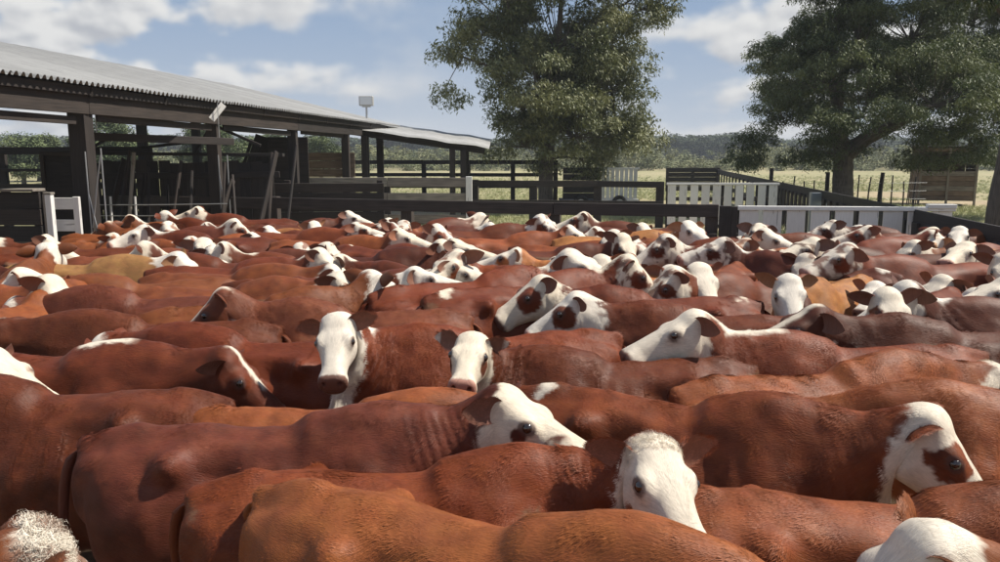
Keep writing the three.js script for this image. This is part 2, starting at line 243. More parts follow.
// a tuft: a dozen short hairs leaning along +x, about 26 mm long
function tuftGeo(seed, n, len, wid, lift, spread, curl) {
  const R = rand(seed), P = [], I = [];
  for (let k = 0; k < n; k++) {
    const bx = (R() - 0.5) * spread, bz = (R() - 0.5) * spread, a = (R() - 0.5) * 0.7 + (curl ? (R() - 0.5) * 5 : 0), l = len * (0.65 + R() * 0.6), w = wid * (0.7 + R() * 0.5), up = lift * (0.5 + R()), cx = Math.cos(a), sz = Math.sin(a), kk = P.length / 3, seg = curl ? 4 : 2, cu = curl * (R() - 0.3) * 2;
    for (let s = 0; s <= seg; s++) { const t = s / seg, ang = a + cu * t, lx = curl ? l * t * Math.cos(ang) * 0.6 : l * t * cx, lz = curl ? l * t * Math.sin(ang) * 0.6 : l * t * sz, y = up * l * Math.sin(t * (curl ? 2.2 : 1.9)) - (curl ? 0 : 0.001), ww = w * (1 - t * 0.85) / 2; P.push(bx + lx - sz * ww, y, bz + lz + cx * ww, bx + lx + sz * ww, y, bz + lz - cx * ww); }
    for (let s = 0; s < seg; s++) { const q = kk + s * 2; I.push(q, q + 1, q + 2, q + 1, q + 3, q + 2); }
  }
  const g = new THREE.BufferGeometry(); g.setAttribute('position', new THREE.Float32BufferAttribute(P, 3)); g.setIndex(I); g.computeVertexNormals(); return g;
}
const tufts = [tuftGeo(5, 16, 0.022, 0.0021, 0.1, 0.03, 0), tuftGeo(6, 16, 0.022, 0.0021, 0.13, 0.032, 0)], curlTuft = tuftGeo(9, 20, 0.042, 0.0021, 0.45, 0.03, 3.4);
let cowSeed = 1, hairCount = 0;
function makeCow(c) {
  const R = rand(9000 + cowSeed * 77); c.seed = cowSeed++;
  const L = getLOD(c.lod), base = COAT[c.coat], j = 1 + (R() - 0.5) * 0.5;
  c.base = base.map((v, i) => v * j * (1 + (R() - 0.5) * (i ? 0.12 : 0.04))); c.dapple = R() < 0.35 ? 1 : 0.3; c.faceBack ??= -0.045 + (R() - 0.5) * 0.04; c.patch ??= 0.05 + R() * 0.022; c.patchSide ??= R() < 0.5 ? -1 : 1; c.crestEnd ??= 0.55 + R() * 0.3; c.crestTo ??= 2; c.throat ??= R() < 0.55; c.belly = -0.06 + R() * 0.1; c.socks = 0.12 + R() * 0.35; c.flank ??= R() < 0.12; c.collar ??= R() < 0.26 ? R() * 0.8 - 0.4 || 0.1 : 0; c.dirt = R(); c.bone ??= 0.5 + R() * 0.9; c.mud ??= R() < 0.4 ? R() * 0.16 - 0.06 : 0; c.skin = R() < 0.7 ? [0.42, 0.22, 0.17] : [0.16, 0.08, 0.06]; c.pa = 0.9 + R() * 0.5; c.pd = (R() - 0.35) * 0.04; c.hw = 0.94 + R() * 0.12; c.hl = 0.9 + R() * 0.12; c.hs ??= 1.04 + R() * 0.08; c.roll ??= (R() - 0.5) * 10; c.bend ??= (R() - 0.5) * 14;
  const pose = makePose(c), pos = [], col = [], uv = [], idx = [], sc = c.sc, girth = 0.94 + R() * 0.14, folds = clamp(Math.abs(c.ny) / 30 + (c.nr > 0 ? c.nr / 30 : 0), 0.15, 1) * (c.lod < 2 ? 1 : 0), rib = c.lod < 2 ? 0.0014 + 0.0024 * c.bone : 0;
  const put = (x, y, z, cc, ux, uy, rigid) => { const p = pose(x, y, z, rigid); pos.push(p.x * sc, p.y * sc, p.z * sc); col.push(...cc); uv.push(ux * 4, uy * 4); };
  const P = L.P, n = P.length / 3, so = c.seed * 3.7;
  for (let i = 0; i < n; i++) {
    let x = P[3 * i], y = P[3 * i + 1], z = P[3 * i + 2];
    const cc = coatAt(x, y, z, c), T = x < 0.5 ? TRUNK(x)[1] : lerp(0.88, 1.18, sstep(0.5, 1, x)), an = Math.atan2(z, y - T), len = Math.hypot(z, y - T) || 1;
    const ux = x < 0.9 ? x : x * 1.1, uy = an * 0.3;
    if (c.lod < 2 && y > 0.3) {
      let dd = (fbm(x * 4 + so, y * 4, z * 4, 2) * 0.022 + noise(x * 14 + so, y * 14, z * 14) * 0.0035) * (x > 0.95 ? 0.35 : 1);
      dd += rib * Math.sin(x * 62 + (y - 0.8) * 14) * sstep(-0.12, 0.0, x) * sstep(0.4, 0.25, x) * sstep(0.12, 0.2, Math.abs(z));
      dd += folds * 0.0035 * Math.sin((x * 1.0 + (y - 1) * 0.35) * 150 + noise(y * 6, z * 6, so) * 4) * sstep(0.5, 0.62, x) * sstep(0.9, 0.8, x) * sstep(0.02, 0.08, Math.abs(z));
      y += dd * (y - T) / len; z += dd * z / len;
    }
    if (x < 0.62 && y > 0.55) {   // bones and hollows: hook bones, flank and rump hollows, behind the shoulder, shoulder blade, spine
      const za = Math.abs(z), G = (cx, cy, wx, wy) => Math.exp(-(((x - cx) / wx) ** 2) - ((y - cy) / wy) ** 2);
      const bd = c.bone * (0.024 * G(-0.36, 1.12, 0.05, 0.05) * sstep(0.1, 0.19, za) - 0.03 * G(-0.19, 1.08, 0.09, 0.075) * sstep(0.07, 0.17, za) - 0.02 * G(-0.53, 1.15, 0.09, 0.055) * sstep(0.05, 0.12, za) * sstep(0.24, 0.18, za) - 0.02 * G(0.2, 1.02, 0.055, 0.16) * sstep(0.05, 0.14, za) + 0.016 * G(0.37, 0.99, 0.085, 0.17) * sstep(0.06, 0.14, za) - 0.02 * G(-0.36, 0.8, 0.06, 0.16) * sstep(0.1, 0.18, za) + 0.009 * Math.exp(-((za / 0.03) ** 2)) * sstep(1.05, 1.12, y) - 0.008 * Math.exp(-(((za - 0.085) / 0.04) ** 2)) * sstep(1.08, 1.14, y) * sstep(0.3, 0.15, x));
      y += bd * (y - T) / len; z += bd * z / len;
    }
    if (x < 0.6) z *= lerp(girth, 1, sstep(0.3, 0.6, x));
    put(x, y, z, cc, ux, uy);
  }
  for (const t of L.I) idx.push(t);
  // ears
  const E = L.ear, inner = mix3(c.base, [0.5, 0.32, 0.25], 0.25), m = new THREE.Matrix4(), v = new THREE.Vector3(), half = E.P.length / 6;
  const earDir = []; let earMid = 0, earEnd = 0;
  for (const sd of [-1, 1]) {
    if (sd > 0) earMid = pos.length / 3;
    const droop = (c.droop ?? 4) + (R() - 0.5) * 26, sweep = (c.sweep ?? 16) + (R() - 0.5) * 30, k0 = pos.length / 3;
    const q = Q(AY, -sweep * rad).multiply(Q(AX, droop * rad)).multiply(Q(AZ, (102 + (R() - 0.5) * 30) * rad));
    for (let i = 0; i < E.P.length / 3; i++) {
      v.set(E.P[3 * i], E.P[3 * i + 1], E.P[3 * i + 2]).applyQuaternion(q);
      const h = headPoint(0.02 + v.x, -0.05 + v.y, 0), zz = sd * (0.074 + v.z), edge = E.P[3 * i + 2] / 0.158, nn = noise(i * 0.7, edge * 9, so) * 0.2 + 1;
      const cc = i >= half ? mix3(inner.map(a => a * nn), WHITE, c.earTip && edge > 0.8 ? 0.8 : 0.0) : c.base.map(a => a * nn * 0.9);
      put(h[0], h[1], zz, cc, edge * 0.2, i * 0.01, true);
    }
    { const tip = (pos.length / 3 - 1), b0 = k0; earDir.push(new THREE.Vector3(pos[3 * tip] - pos[3 * b0], pos[3 * tip + 1] - pos[3 * b0 + 1], pos[3 * tip + 2] - pos[3 * b0 + 2]).normalize()); }
    for (let i = 0; i < E.I.length; i += 3) sd > 0 ? idx.push(k0 + E.I[i], k0 + E.I[i + 1], k0 + E.I[i + 2]) : idx.push(k0 + E.I[i], k0 + E.I[i + 2], k0 + E.I[i + 1]);
  }
  earEnd = idx.length;
  // tail
  const sw = (R() - 0.5) * 0.16, curve = new THREE.CatmullRomCurve3([[-0.7, 1.15, 0], [-0.785, 1.135, 0], [-0.835, 1.04, sw * 0.2], [-0.85, 0.85, sw * 0.6], [-0.835, 0.6, sw], [-0.83, 0.45, sw * 1.2], [-0.83, 0.24, sw * 1.3]].map(a => new THREE.Vector3(...a))), S = L.tailSides, NS = 16, k0 = pos.length / 3;
  for (let i = 0; i <= NS; i++) { const t = i / NS, p = curve.getPoint(t), r = t < 0.75 ? lerp(0.034, 0.014, Math.pow(t / 0.75, 0.7)) : 0.014 + 0.026 * Math.sin((t - 0.75) / 0.25 * Math.PI * 0.9), cc = t > 0.78 ? mix3(c.base, WHITE, 0.6) : c.base; for (let s = 0; s <= S; s++) { const a = s / S * 2 * Math.PI; put(p.x + Math.cos(a) * r, p.y + (t < 0.2 ? Math.cos(a) * r * 0.6 : 0), p.z + Math.sin(a) * r, cc, t, s * 0.02); } }
  for (let i = 0; i < NS; i++) for (let s = 0; s < S; s++) { const a = k0 + i * (S + 1) + s; idx.push(a, a + S + 1, a + 1, a + 1, a + S + 1, a + S + 2); }
  const g = new THREE.BufferGeometry(); g.setAttribute('position', new THREE.Float32BufferAttribute(pos, 3)); g.setAttribute('color', new THREE.Float32BufferAttribute(col, 3)); g.setAttribute('uv', new THREE.Float32BufferAttribute(uv, 2)); g.setIndex(idx); g.computeVertexNormals();
  const cow = thing('cow', c.label, 'cow', [c.x, 0, c.z], c.h * rad, c.group), body = part('body', g, hideMat, cow);
  for (const sd of [-1, 1]) { const h = headPoint(0.166, -0.041, 0), p = pose(h[0], h[1], sd * 0.091, true); part('eye', eyeGeo[c.lod ? 1 : 0], eyeMat, cow).position.set(p.x * sc, p.y * sc, p.z * sc); }
  if (c.hair) {
    // hair lies along the coat's own direction: backwards and a little down, forwards-up on the face
    const nr = g.attributes.normal.array, r = rand(c.seed * 31), mats = [], cols = [], cm = [], cc2 = [], dens = c.hair, N = new THREE.Vector3(), F = new THREE.Vector3(), B = new THREE.Vector3(), M = new THREE.Matrix4(), cx = Math.cos(c.h * rad), sx = Math.sin(c.h * rad);
    for (let t = 0; t < L.I.length; t += 3) {
      const a = L.I[t], b = L.I[t + 1], d = L.I[t + 2], xr = P[3 * a], yr = P[3 * a + 1];
      if (yr < 0.68 || xr < -0.8) continue;
      const ax = pos[3 * a], ay = pos[3 * a + 1], az = pos[3 * a + 2], ux = pos[3 * b] - ax, uy = pos[3 * b + 1] - ay, uz = pos[3 * b + 2] - az, vx = pos[3 * d] - ax, vy = pos[3 * d + 1] - ay, vz = pos[3 * d + 2] - az;
      N.set(uy * vz - uz * vy, uz * vx - ux * vz, ux * vy - uy * vx); const area = N.length() / 2; if (area < 1e-9) continue; N.divideScalar(area * 2);
      const hs = (xr - HO[0]) * ha[0] + (yr - HO[1]) * ha[1], hu = (xr - HO[0]) * hb[0] + (yr - HO[1]) * hb[1], onHead = xr > 0.93;
      if (hs > 0.385 && xr > 1) continue;
      if (onHead && Math.hypot(hs - 0.166, hu + 0.042) < 0.034 && Math.abs(P[3 * a + 2]) > 0.07) continue;
      const curly = c.curl && onHead && hs < 0.1 * Math.min(1, c.curl + 0.3) && hu > -0.07;
      let want = area * dens * (onHead ? 1.5 : 1); let k = Math.floor(want) + (r() < want % 1 ? 1 : 0);
      if (curly) { const wc = area * 9000; const kc = Math.floor(wc) + (r() < wc % 1 ? 1 : 0); for (let q = 0; q < kc; q++) { const f1 = r(), f2 = r() * (1 - f1); B.set(r() - 0.5, r() - 0.5, r() - 0.5); F.copy(B).addScaledVector(N, -B.dot(N)).normalize(); B.crossVectors(F, N); M.makeBasis(F, N, B).scale(v.set(1, 1, 1).multiplyScalar((0.6 + r() * 0.6) * Math.min(1, 0.3 + c.curl * 0.7) * (1 - 0.5 * sstep(0.03, 0.1, hs)))); M.setPosition(ax + ux * f1 + vx * f2 - N.x * 0.004, ay + uy * f1 + vy * f2 - N.y * 0.004, az + uz * f1 + vz * f2 - N.z * 0.004); cm.push(...M.elements); const tt = 0.85 + r() * 0.25; cc2.push(col[3 * a] * tt, col[3 * a + 1] * tt, col[3 * a + 2] * tt); } }
      while (k-- > 0) {
        const f1 = r(), f2 = r() * (1 - f1), f0 = 1 - f1 - f2, px = ax + ux * f1 + vx * f2, py = ay + uy * f1 + vy * f2, pz = az + uz * f1 + vz * f2;
        const rx = xr, nz = noise(px * 7 + so, py * 7, pz * 7), nz2 = noise(px * 22, py * 22 + so, pz * 22);
        if (onHead) { F.set(-1, 0.3, 0); F.applyQuaternion(Q(AY, c.hy * rad)); } else { const q = sstep(0.45, 0.95, xr); F.set(-1, -0.35 - 0.25 * nz, 0); if (q) F.applyQuaternion(Q(AY, c.ny * q * rad)); }
        F.addScaledVector(N, -F.dot(N)); if (F.lengthSq() < 1e-4) F.set(-1, 0, 0.1); F.normalize(); F.applyAxisAngle(N, nz * 1.3 * (0.5 + c.shag) + nz2 * 0.9 * c.shag); B.crossVectors(F, N).normalize();
        const sz = (onHead ? 0.42 : 0.8 + 0.5 * nz) * (0.8 + r() * 0.45) * (0.85 + 0.3 * c.shag);
        M.makeBasis(F, N, B).scale(v.set(sz, sz * (0.8 + c.shag * 0.8 + Math.max(0, nz2) * 0.8), sz)); M.setPosition(px - N.x * 0.0012, py - N.y * 0.0012, pz - N.z * 0.0012);
        mats.push(...M.elements); const tt = 0.86 + r() * 0.3;
        cols.push((col[3 * a] * f0 + col[3 * b] * f1 + col[3 * d] * f2) * tt, (col[3 * a + 1] * f0 + col[3 * b + 1] * f1 + col[3 * d + 1] * f2) * tt, (col[3 * a + 2] * f0 + col[3 * b + 2] * f1 + col[3 * d + 2] * f2) * tt);
      }
    }
    if (c.lod === 0) for (let t = L.I.length; t < earEnd; t += 3) {   // hair of the ears, towards the tip
      const a = idx[t], b = idx[t + 1], d = idx[t + 2], e0 = a < earMid ? 0 : 1, ax = pos[3 * a], ay = pos[3 * a + 1], az = pos[3 * a + 2], ux = pos[3 * b] - ax, uy = pos[3 * b + 1] - ay, uz = pos[3 * b + 2] - az, vx = pos[3 * d] - ax, vy = pos[3 * d + 1] - ay, vz = pos[3 * d + 2] - az;
      N.set(uy * vz - uz * vy, uz * vx - ux * vz, ux * vy - uy * vx); const area = N.length() / 2; if (area < 1e-9) continue; N.divideScalar(area * 2);
      const want = area * 7000, k = Math.floor(want) + (r() < want % 1 ? 1 : 0);
      for (let q = 0; q < k; q++) { const f1 = r(), f2 = r() * (1 - f1); F.copy(earDir[e0]).applyAxisAngle(N, (r() - 0.5) * 1.4); F.addScaledVector(N, -F.dot(N)).normalize(); B.crossVectors(F, N); const z = 0.5 + r() * 0.4; M.makeBasis(F, N, B).scale(v.set(z, z * 0.9, z)); M.setPosition(ax + ux * f1 + vx * f2, ay + uy * f1 + vy * f2, az + uz * f1 + vz * f2); mats.push(...M.elements); const tt = 0.9 + r() * 0.6; cols.push(col[3 * a] * tt, col[3 * a + 1] * tt, col[3 * a + 2] * tt); }
    }
    const inst = (name, geo, ms, cs) => { const im = new THREE.InstancedMesh(geo, hairMat, ms.length / 16); im.instanceMatrix.array.set(ms); im.instanceColor = new THREE.InstancedBufferAttribute(new Float32Array(cs), 3); im.name = name; im.castShadow = im.receiveShadow = true; im.userData.kind = 'stuff'; cow.add(im); hairCount += ms.length / 16; };
    inst('coat_hair', tufts[c.seed % 2], mats, cols); if (cm.length) inst('curly_hair', curlTuft, cm, cc2);
  }
  return cow;
}
// ---------- materials of the yard ----------
const UP = new THREE.Vector3(0, 1, 0);
const woodBump = grayTexture(256, (u, v) => 0.5 + 0.5 * tnoise(u, v, 5, 60, 2.2) + 0.3 * tnoise(u, v, 12, 120, 5.1));
const woodTint = colorTexture(256, (u, v) => { const a = 0.8 + 0.5 * tnoise(u, v, 4, 40, 3.1) + 0.35 * tnoise(u, v, 7, 9, 8.4); return [a, a, a].map(x => clamp(x, 0.05, 1)); });
const paintTint = colorTexture(256, (u, v) => { const a = tnoise(u, v, 5, 30, 1.1) + 0.6 * tnoise(u, v, 9, 11, 6.6), b = a > 0.42 ? 0.5 : 0.92 + 0.12 * tnoise(u, v, 14, 60, 2.9); return [b, b * 0.985, b * 0.96]; });
const wood = (r, g, b, rough = 0.75) => new THREE.MeshStandardMaterial({ color: RGB(r, g, b), roughness: rough, map: woodTint, bumpMap: woodBump, bumpScale: 0.003 });
const darkWood = [wood(0.028, 0.021, 0.018), wood(0.038, 0.028, 0.023), wood(0.022, 0.017, 0.015)];
const railWood = [wood(0.045, 0.034, 0.029), wood(0.055, 0.042, 0.036)], greyWood = [wood(0.3, 0.27, 0.23), wood(0.24, 0.21, 0.18)], brownWood = [wood(0.2, 0.14, 0.1), wood(0.16, 0.115, 0.085)];
const white = [0.74, 0.68, 0.78].map(v => new THREE.MeshStandardMaterial({ color: RGB(v, v, v * 0.985), roughness: 0.6, map: paintTint, bumpMap: woodBump, bumpScale: 0.002 }));
const steel = new THREE.MeshStandardMaterial({ color: RGB(0.42, 0.43, 0.44), roughness: 0.45, metalness: 0.7 });
const zinc = [0, 1, 2].map(i => new THREE.MeshStandardMaterial({ color: RGB(0.34 + 0.04 * i, 0.34 + 0.04 * i, 0.335 + 0.04 * i), roughness: 0.5, metalness: 0.12, map: colorTexture(128, (u, v) => { const a = 0.86 + 0.25 * tnoise(u, v, 6, 3, 4 + i) + 0.15 * tnoise(u, v, 20, 5, 9 + i); return [a, a, a * 0.99]; }) }));
// a board between two points of its centre line: width across, thickness
const RB = rand(41);
function boardGeo(len, h, t) { const g = new RoundedBoxGeometry(len, h, t, 1, Math.min(0.008, h * 0.2, t * 0.2)), p = g.attributes.position, uv = g.attributes.uv, o = RB() * 7; for (let i = 0; i < p.count; i++) uv.setXY(i, p.getX(i) * 0.5 + o, (p.getY(i) + p.getZ(i)) * 0.9 + o); return g; }
function board(name, a, b, h, t, mat, parent, twist = 0) {
  const A = new THREE.Vector3(...a), B = new THREE.Vector3(...b), D = B.clone().sub(A), L = D.length(), x = D.divideScalar(L), z = new THREE.Vector3();
  z.crossVectors(x, UP); if (z.lengthSq() < 1e-6) z.set(Math.sin(twist), 0, Math.cos(twist)); z.normalize(); const y = new THREE.Vector3().crossVectors(z, x);
  const m = part(name, boardGeo(L, h, t), mat, parent); m.quaternion.setFromRotationMatrix(new THREE.Matrix4().makeBasis(x, y, z)); m.position.copy(A.add(B).multiplyScalar(0.5)); return m;
}
const rodGeo = (pts, r, n = 6) => new THREE.TubeGeometry(new THREE.CatmullRomCurve3(pts.map(p => new THREE.Vector3(...p))), Math.max(2, pts.length * 3), r, n);
const pick = (a, R) => a[Math.floor(R() * a.length)];
// rail fence along a line in its own axes: x along, posts at their places
function railFence(name, label, a, b, rails, postW, gaps, mats, group) {
  const R = rand(Math.abs(a[0] * 91 + b[1] * 37) | 0), dx = b[0] - a[0], dz = b[1] - a[1], L = Math.hypot(dx, dz), f = thing(name, label, 'fence', [a[0], 0, a[1]], -Math.atan2(dz, dx), group), top = Math.max(...rails.map(r => r[0] + r[1] / 2));
  const n = Math.max(1, Math.round(L / gaps));
  for (let i = 0; i <= n; i++) { const x = clamp(i / n * L, postW / 2, L - postW / 2); board('post', [x, -0.3, -0.08], [x, top + (RB() - 0.5) * 0.05, -0.08], postW, postW * 0.7, pick(mats, R), f); }
  for (const [h, w] of rails) for (let i = 0; i < n; i += 2) { const x0 = i / n * L + 0.004, x1 = Math.min(i + 2, n) / n * L - 0.004; board('rail', [x0, h + (R() - 0.5) * 0.02, postW * 0.35 - 0.05], [x1, h + (R() - 0.5) * 0.02, postW * 0.35 - 0.05], w, 0.045, pick(mats, R), f); }
  return f;
}
// ---------- ground ----------
const soilTex = colorTexture(512, (u, v) => { const a = tnoise(u, v, 6, 6, 1.7), b = tnoise(u, v, 23, 23, 4.4), c = tnoise(u, v, 70, 70, 8.1), k = 0.8 + 0.35 * a + 0.3 * b + 0.3 * c; return [0.95 * k, 0.88 * k, 0.78 * k].map(x => clamp(x, 0, 1)); });
const soilBump = grayTexture(512, (u, v) => 0.5 + 0.4 * tnoise(u, v, 14, 14, 2.1) + 0.35 * tnoise(u, v, 45, 45, 5.7));
function sheet(x0, x1, z0, z1, nx, nz, y, colour, lift) {   // an uneven sheet with colour by place
  const g = new THREE.PlaneGeometry(x1 - x0, z1 - z0, nx, nz).rotateX(-Math.PI / 2).translate((x0 + x1) / 2, y, (z0 + z1) / 2), p = g.attributes.position, c = [], uv = g.attributes.uv;
  for (let i = 0; i < p.count; i++) { const x = p.getX(i), z = p.getZ(i); if (lift) p.setY(i, y + lift(x, z)); c.push(...colour(x, z)); uv.setXY(i, x / 3, z / 3); }
  g.setAttribute('color', new THREE.Float32BufferAttribute(c, 3)); g.computeVertexNormals(); return g;
}
const soilMat = new THREE.MeshStandardMaterial({ vertexColors: true, map: soilTex, bumpMap: soilBump, bumpScale: 0.02, roughness: 0.95 });
const grassCol = (x, z) => { const a = fbm(x * 0.06, z * 0.06, 3.3, 4), b = fbm(x * 0.25 + 9, z * 0.25, 1.1, 3), bare = sstep(0.05, 0.28, fbm(x * 0.11 + 4, z * 0.2, 7.7, 3) + (z > -40 ? 0.06 : -0.08)); const g = mix3([0.27, 0.29, 0.15], [0.41, 0.39, 0.25], clamp(0.5 + a + b * 0.8, 0, 1)); return mix3(g, [0.42, 0.35, 0.25], bare * 0.85); };
ground('ground', sheet(-900, 900, -1500, 60, 20, 20, -0.06, () => [0.32, 0.31, 0.13]), soilMat);
ground('field', sheet(-70, 90, -160, -13, 160, 150, -0.03, grassCol, (x, z) => 0.03 * noise(x * 0.3, z * 0.3, 2)), soilMat);
ground('yard_dirt', sheet(-16, 9.5, -17.2, 5, 70, 70, -0.012, (x, z) => { const a = fbm(x * 0.8, z * 0.8, 5, 4), k = 1 + a * 0.7; return [0.2 * k, 0.145 * k, 0.1 * k]; }, (x, z) => 0.025 * noise(x * 2.1, z * 2.1, 4) - 0.02), soilMat);
// ---------- grass tufts on the field ----------
{
  const R = rand(77), P = [], I = [];
  for (let k = 0; k < 16; k++) { const a = R() * 6.283, r = R() * 0.09, l = 0.1 + R() * 0.14, ln = 0.03 + R() * 0.08, x = Math.cos(a) * r, z = Math.sin(a) * r, q = P.length / 3, w = 0.006; P.push(x - Math.sin(a) * w, 0, z + Math.cos(a) * w, x + Math.sin(a) * w, 0, z - Math.cos(a) * w, x + Math.cos(a) * ln, l, z + Math.sin(a) * ln); I.push(q, q + 1, q + 2); }
  const g = new THREE.BufferGeometry(); g.setAttribute('position', new THREE.Float32BufferAttribute(P, 3)); g.setIndex(I); g.computeVertexNormals();
  const M = [], C = [], m = new THREE.Matrix4(), q = new THREE.Quaternion(), s = new THREE.Vector3();
  for (let i = 0; i < 60000; i++) {
    const d = 14.5 + 75 * R() * R(), x = (R() - 0.36) * (d * 1.25 + 6), z = -d; if (fbm(x * 0.11 + 4, z * 0.2, 7.7, 3) + (z > -40 ? 0.06 : -0.08) > 0.16 - R() * 0.12) continue;
    if (d < 18 && x < 4) continue;
    const k = 0.6 + R() * 0.8 + d * 0.008; q.setFromAxisAngle(UP, R() * 6.28); m.compose(s.set(x, -0.03, z).clone(), q, new THREE.Vector3(k, k * (0.3 + R() * 0.4), k)); M.push(...m.elements); const c = mix3([0.26, 0.3, 0.13], [0.46, 0.44, 0.27], R()); C.push(...c);
  }
  const im = new THREE.InstancedMesh(g, new THREE.MeshStandardMaterial({ color: 0xffffff, roughness: 0.9, side: THREE.DoubleSide }), M.length / 16); im.instanceMatrix.array.set(M); im.instanceColor = new THREE.InstancedBufferAttribute(new Float32Array(C), 3);
  im.name = 'grass'; im.castShadow = im.receiveShadow = true; scene.add(tag(im, 'short dry yellowish grass growing on the open field', 'grass', null, 'stuff'));
}
// ---------- foliage ----------
const leafMat = (r, g, b) => new THREE.MeshPhysicalMaterial({ color: RGB(r, g, b), roughness: 0.55, side: THREE.DoubleSide, transmission: 0.4, thickness: 0, specularIntensity: 0.6 });
const leafMatOpaque = new THREE.MeshStandardMaterial({ color: 0xffffff, roughness: 0.85, side: THREE.DoubleSide });
function leafCluster(seed, n, spread, len, wid, droop) {
  const R = rand(seed), P = [], I = [];
  for (let k = 0; k < n; k++) {
    const th = R() * 6.283, ph = Math.acos(2 * R() - 1), r = spread * Math.cbrt(R()), o = [r * Math.sin(ph) * Math.cos(th), r * Math.cos(ph) * 0.8, r * Math.sin(ph) * Math.sin(th)];
    const a = R() * 6.283, dn = -droop + (R() - 0.5) * 0.9, l = len * (0.6 + R() * 0.7), w = wid * (0.6 + R() * 0.6), d = [Math.cos(a) * Math.cos(dn), Math.sin(dn), Math.sin(a) * Math.cos(dn)], sd = new THREE.Vector3(-Math.sin(a), (R() - 0.5) * 1.1, Math.cos(a)).normalize(), q = P.length / 3;
    P.push(...o, o[0] + d[0] * l * 0.5 + sd.x * w, o[1] + d[1] * l * 0.5 + sd.y * w + 0.012, o[2] + d[2] * l * 0.5 + sd.z * w, o[0] + d[0] * l, o[1] + d[1] * l - 0.015, o[2] + d[2] * l, o[0] + d[0] * l * 0.5 - sd.x * w, o[1] + d[1] * l * 0.5 - sd.y * w + 0.012, o[2] + d[2] * l * 0.5 - sd.z * w); I.push(q, q + 1, q + 2, q, q + 2, q + 3);
  }
  const g = new THREE.BufferGeometry(); g.setAttribute('position', new THREE.Float32BufferAttribute(P, 3)); g.setIndex(I); g.computeVertexNormals(); return g;
}
function limbGeo(pts, r0, r1, n = 8) {   // tapered, slightly knotty tube
  const c = new THREE.CatmullRomCurve3(pts.map(p => new THREE.Vector3(...p))), S = Math.max(4, pts.length * 4), g = new THREE.TubeGeometry(c, S, 1, n, false), p = g.attributes.position, v = new THREE.Vector3();
  for (let i = 0; i <= S; i++) { const o = c.getPointAt(i / S), r = lerp(r0, r1, Math.pow(i / S, 0.8)); for (let j = 0; j <= n; j++) { const k = i * (n + 1) + j; v.fromBufferAttribute(p, k).sub(o); const q = r * (1 + 0.12 * noise(v.x * 2 + o.x * 3, o.y * 3, v.z * 2 + o.z * 3)); v.normalize().multiplyScalar(q).add(o); p.setXYZ(k, v.x, v.y, v.z); } }
  const uv = g.attributes.uv; for (let i = 0; i < uv.count; i++) uv.setXY(i, uv.getX(i) * 4, uv.getY(i) * 1.5);
  g.computeVertexNormals(); return g;
}
const barkMat = [wood(0.16, 0.135, 0.11, 0.9), wood(0.12, 0.1, 0.085, 0.9)]; barkMat.forEach(m => m.bumpScale = 0.02);
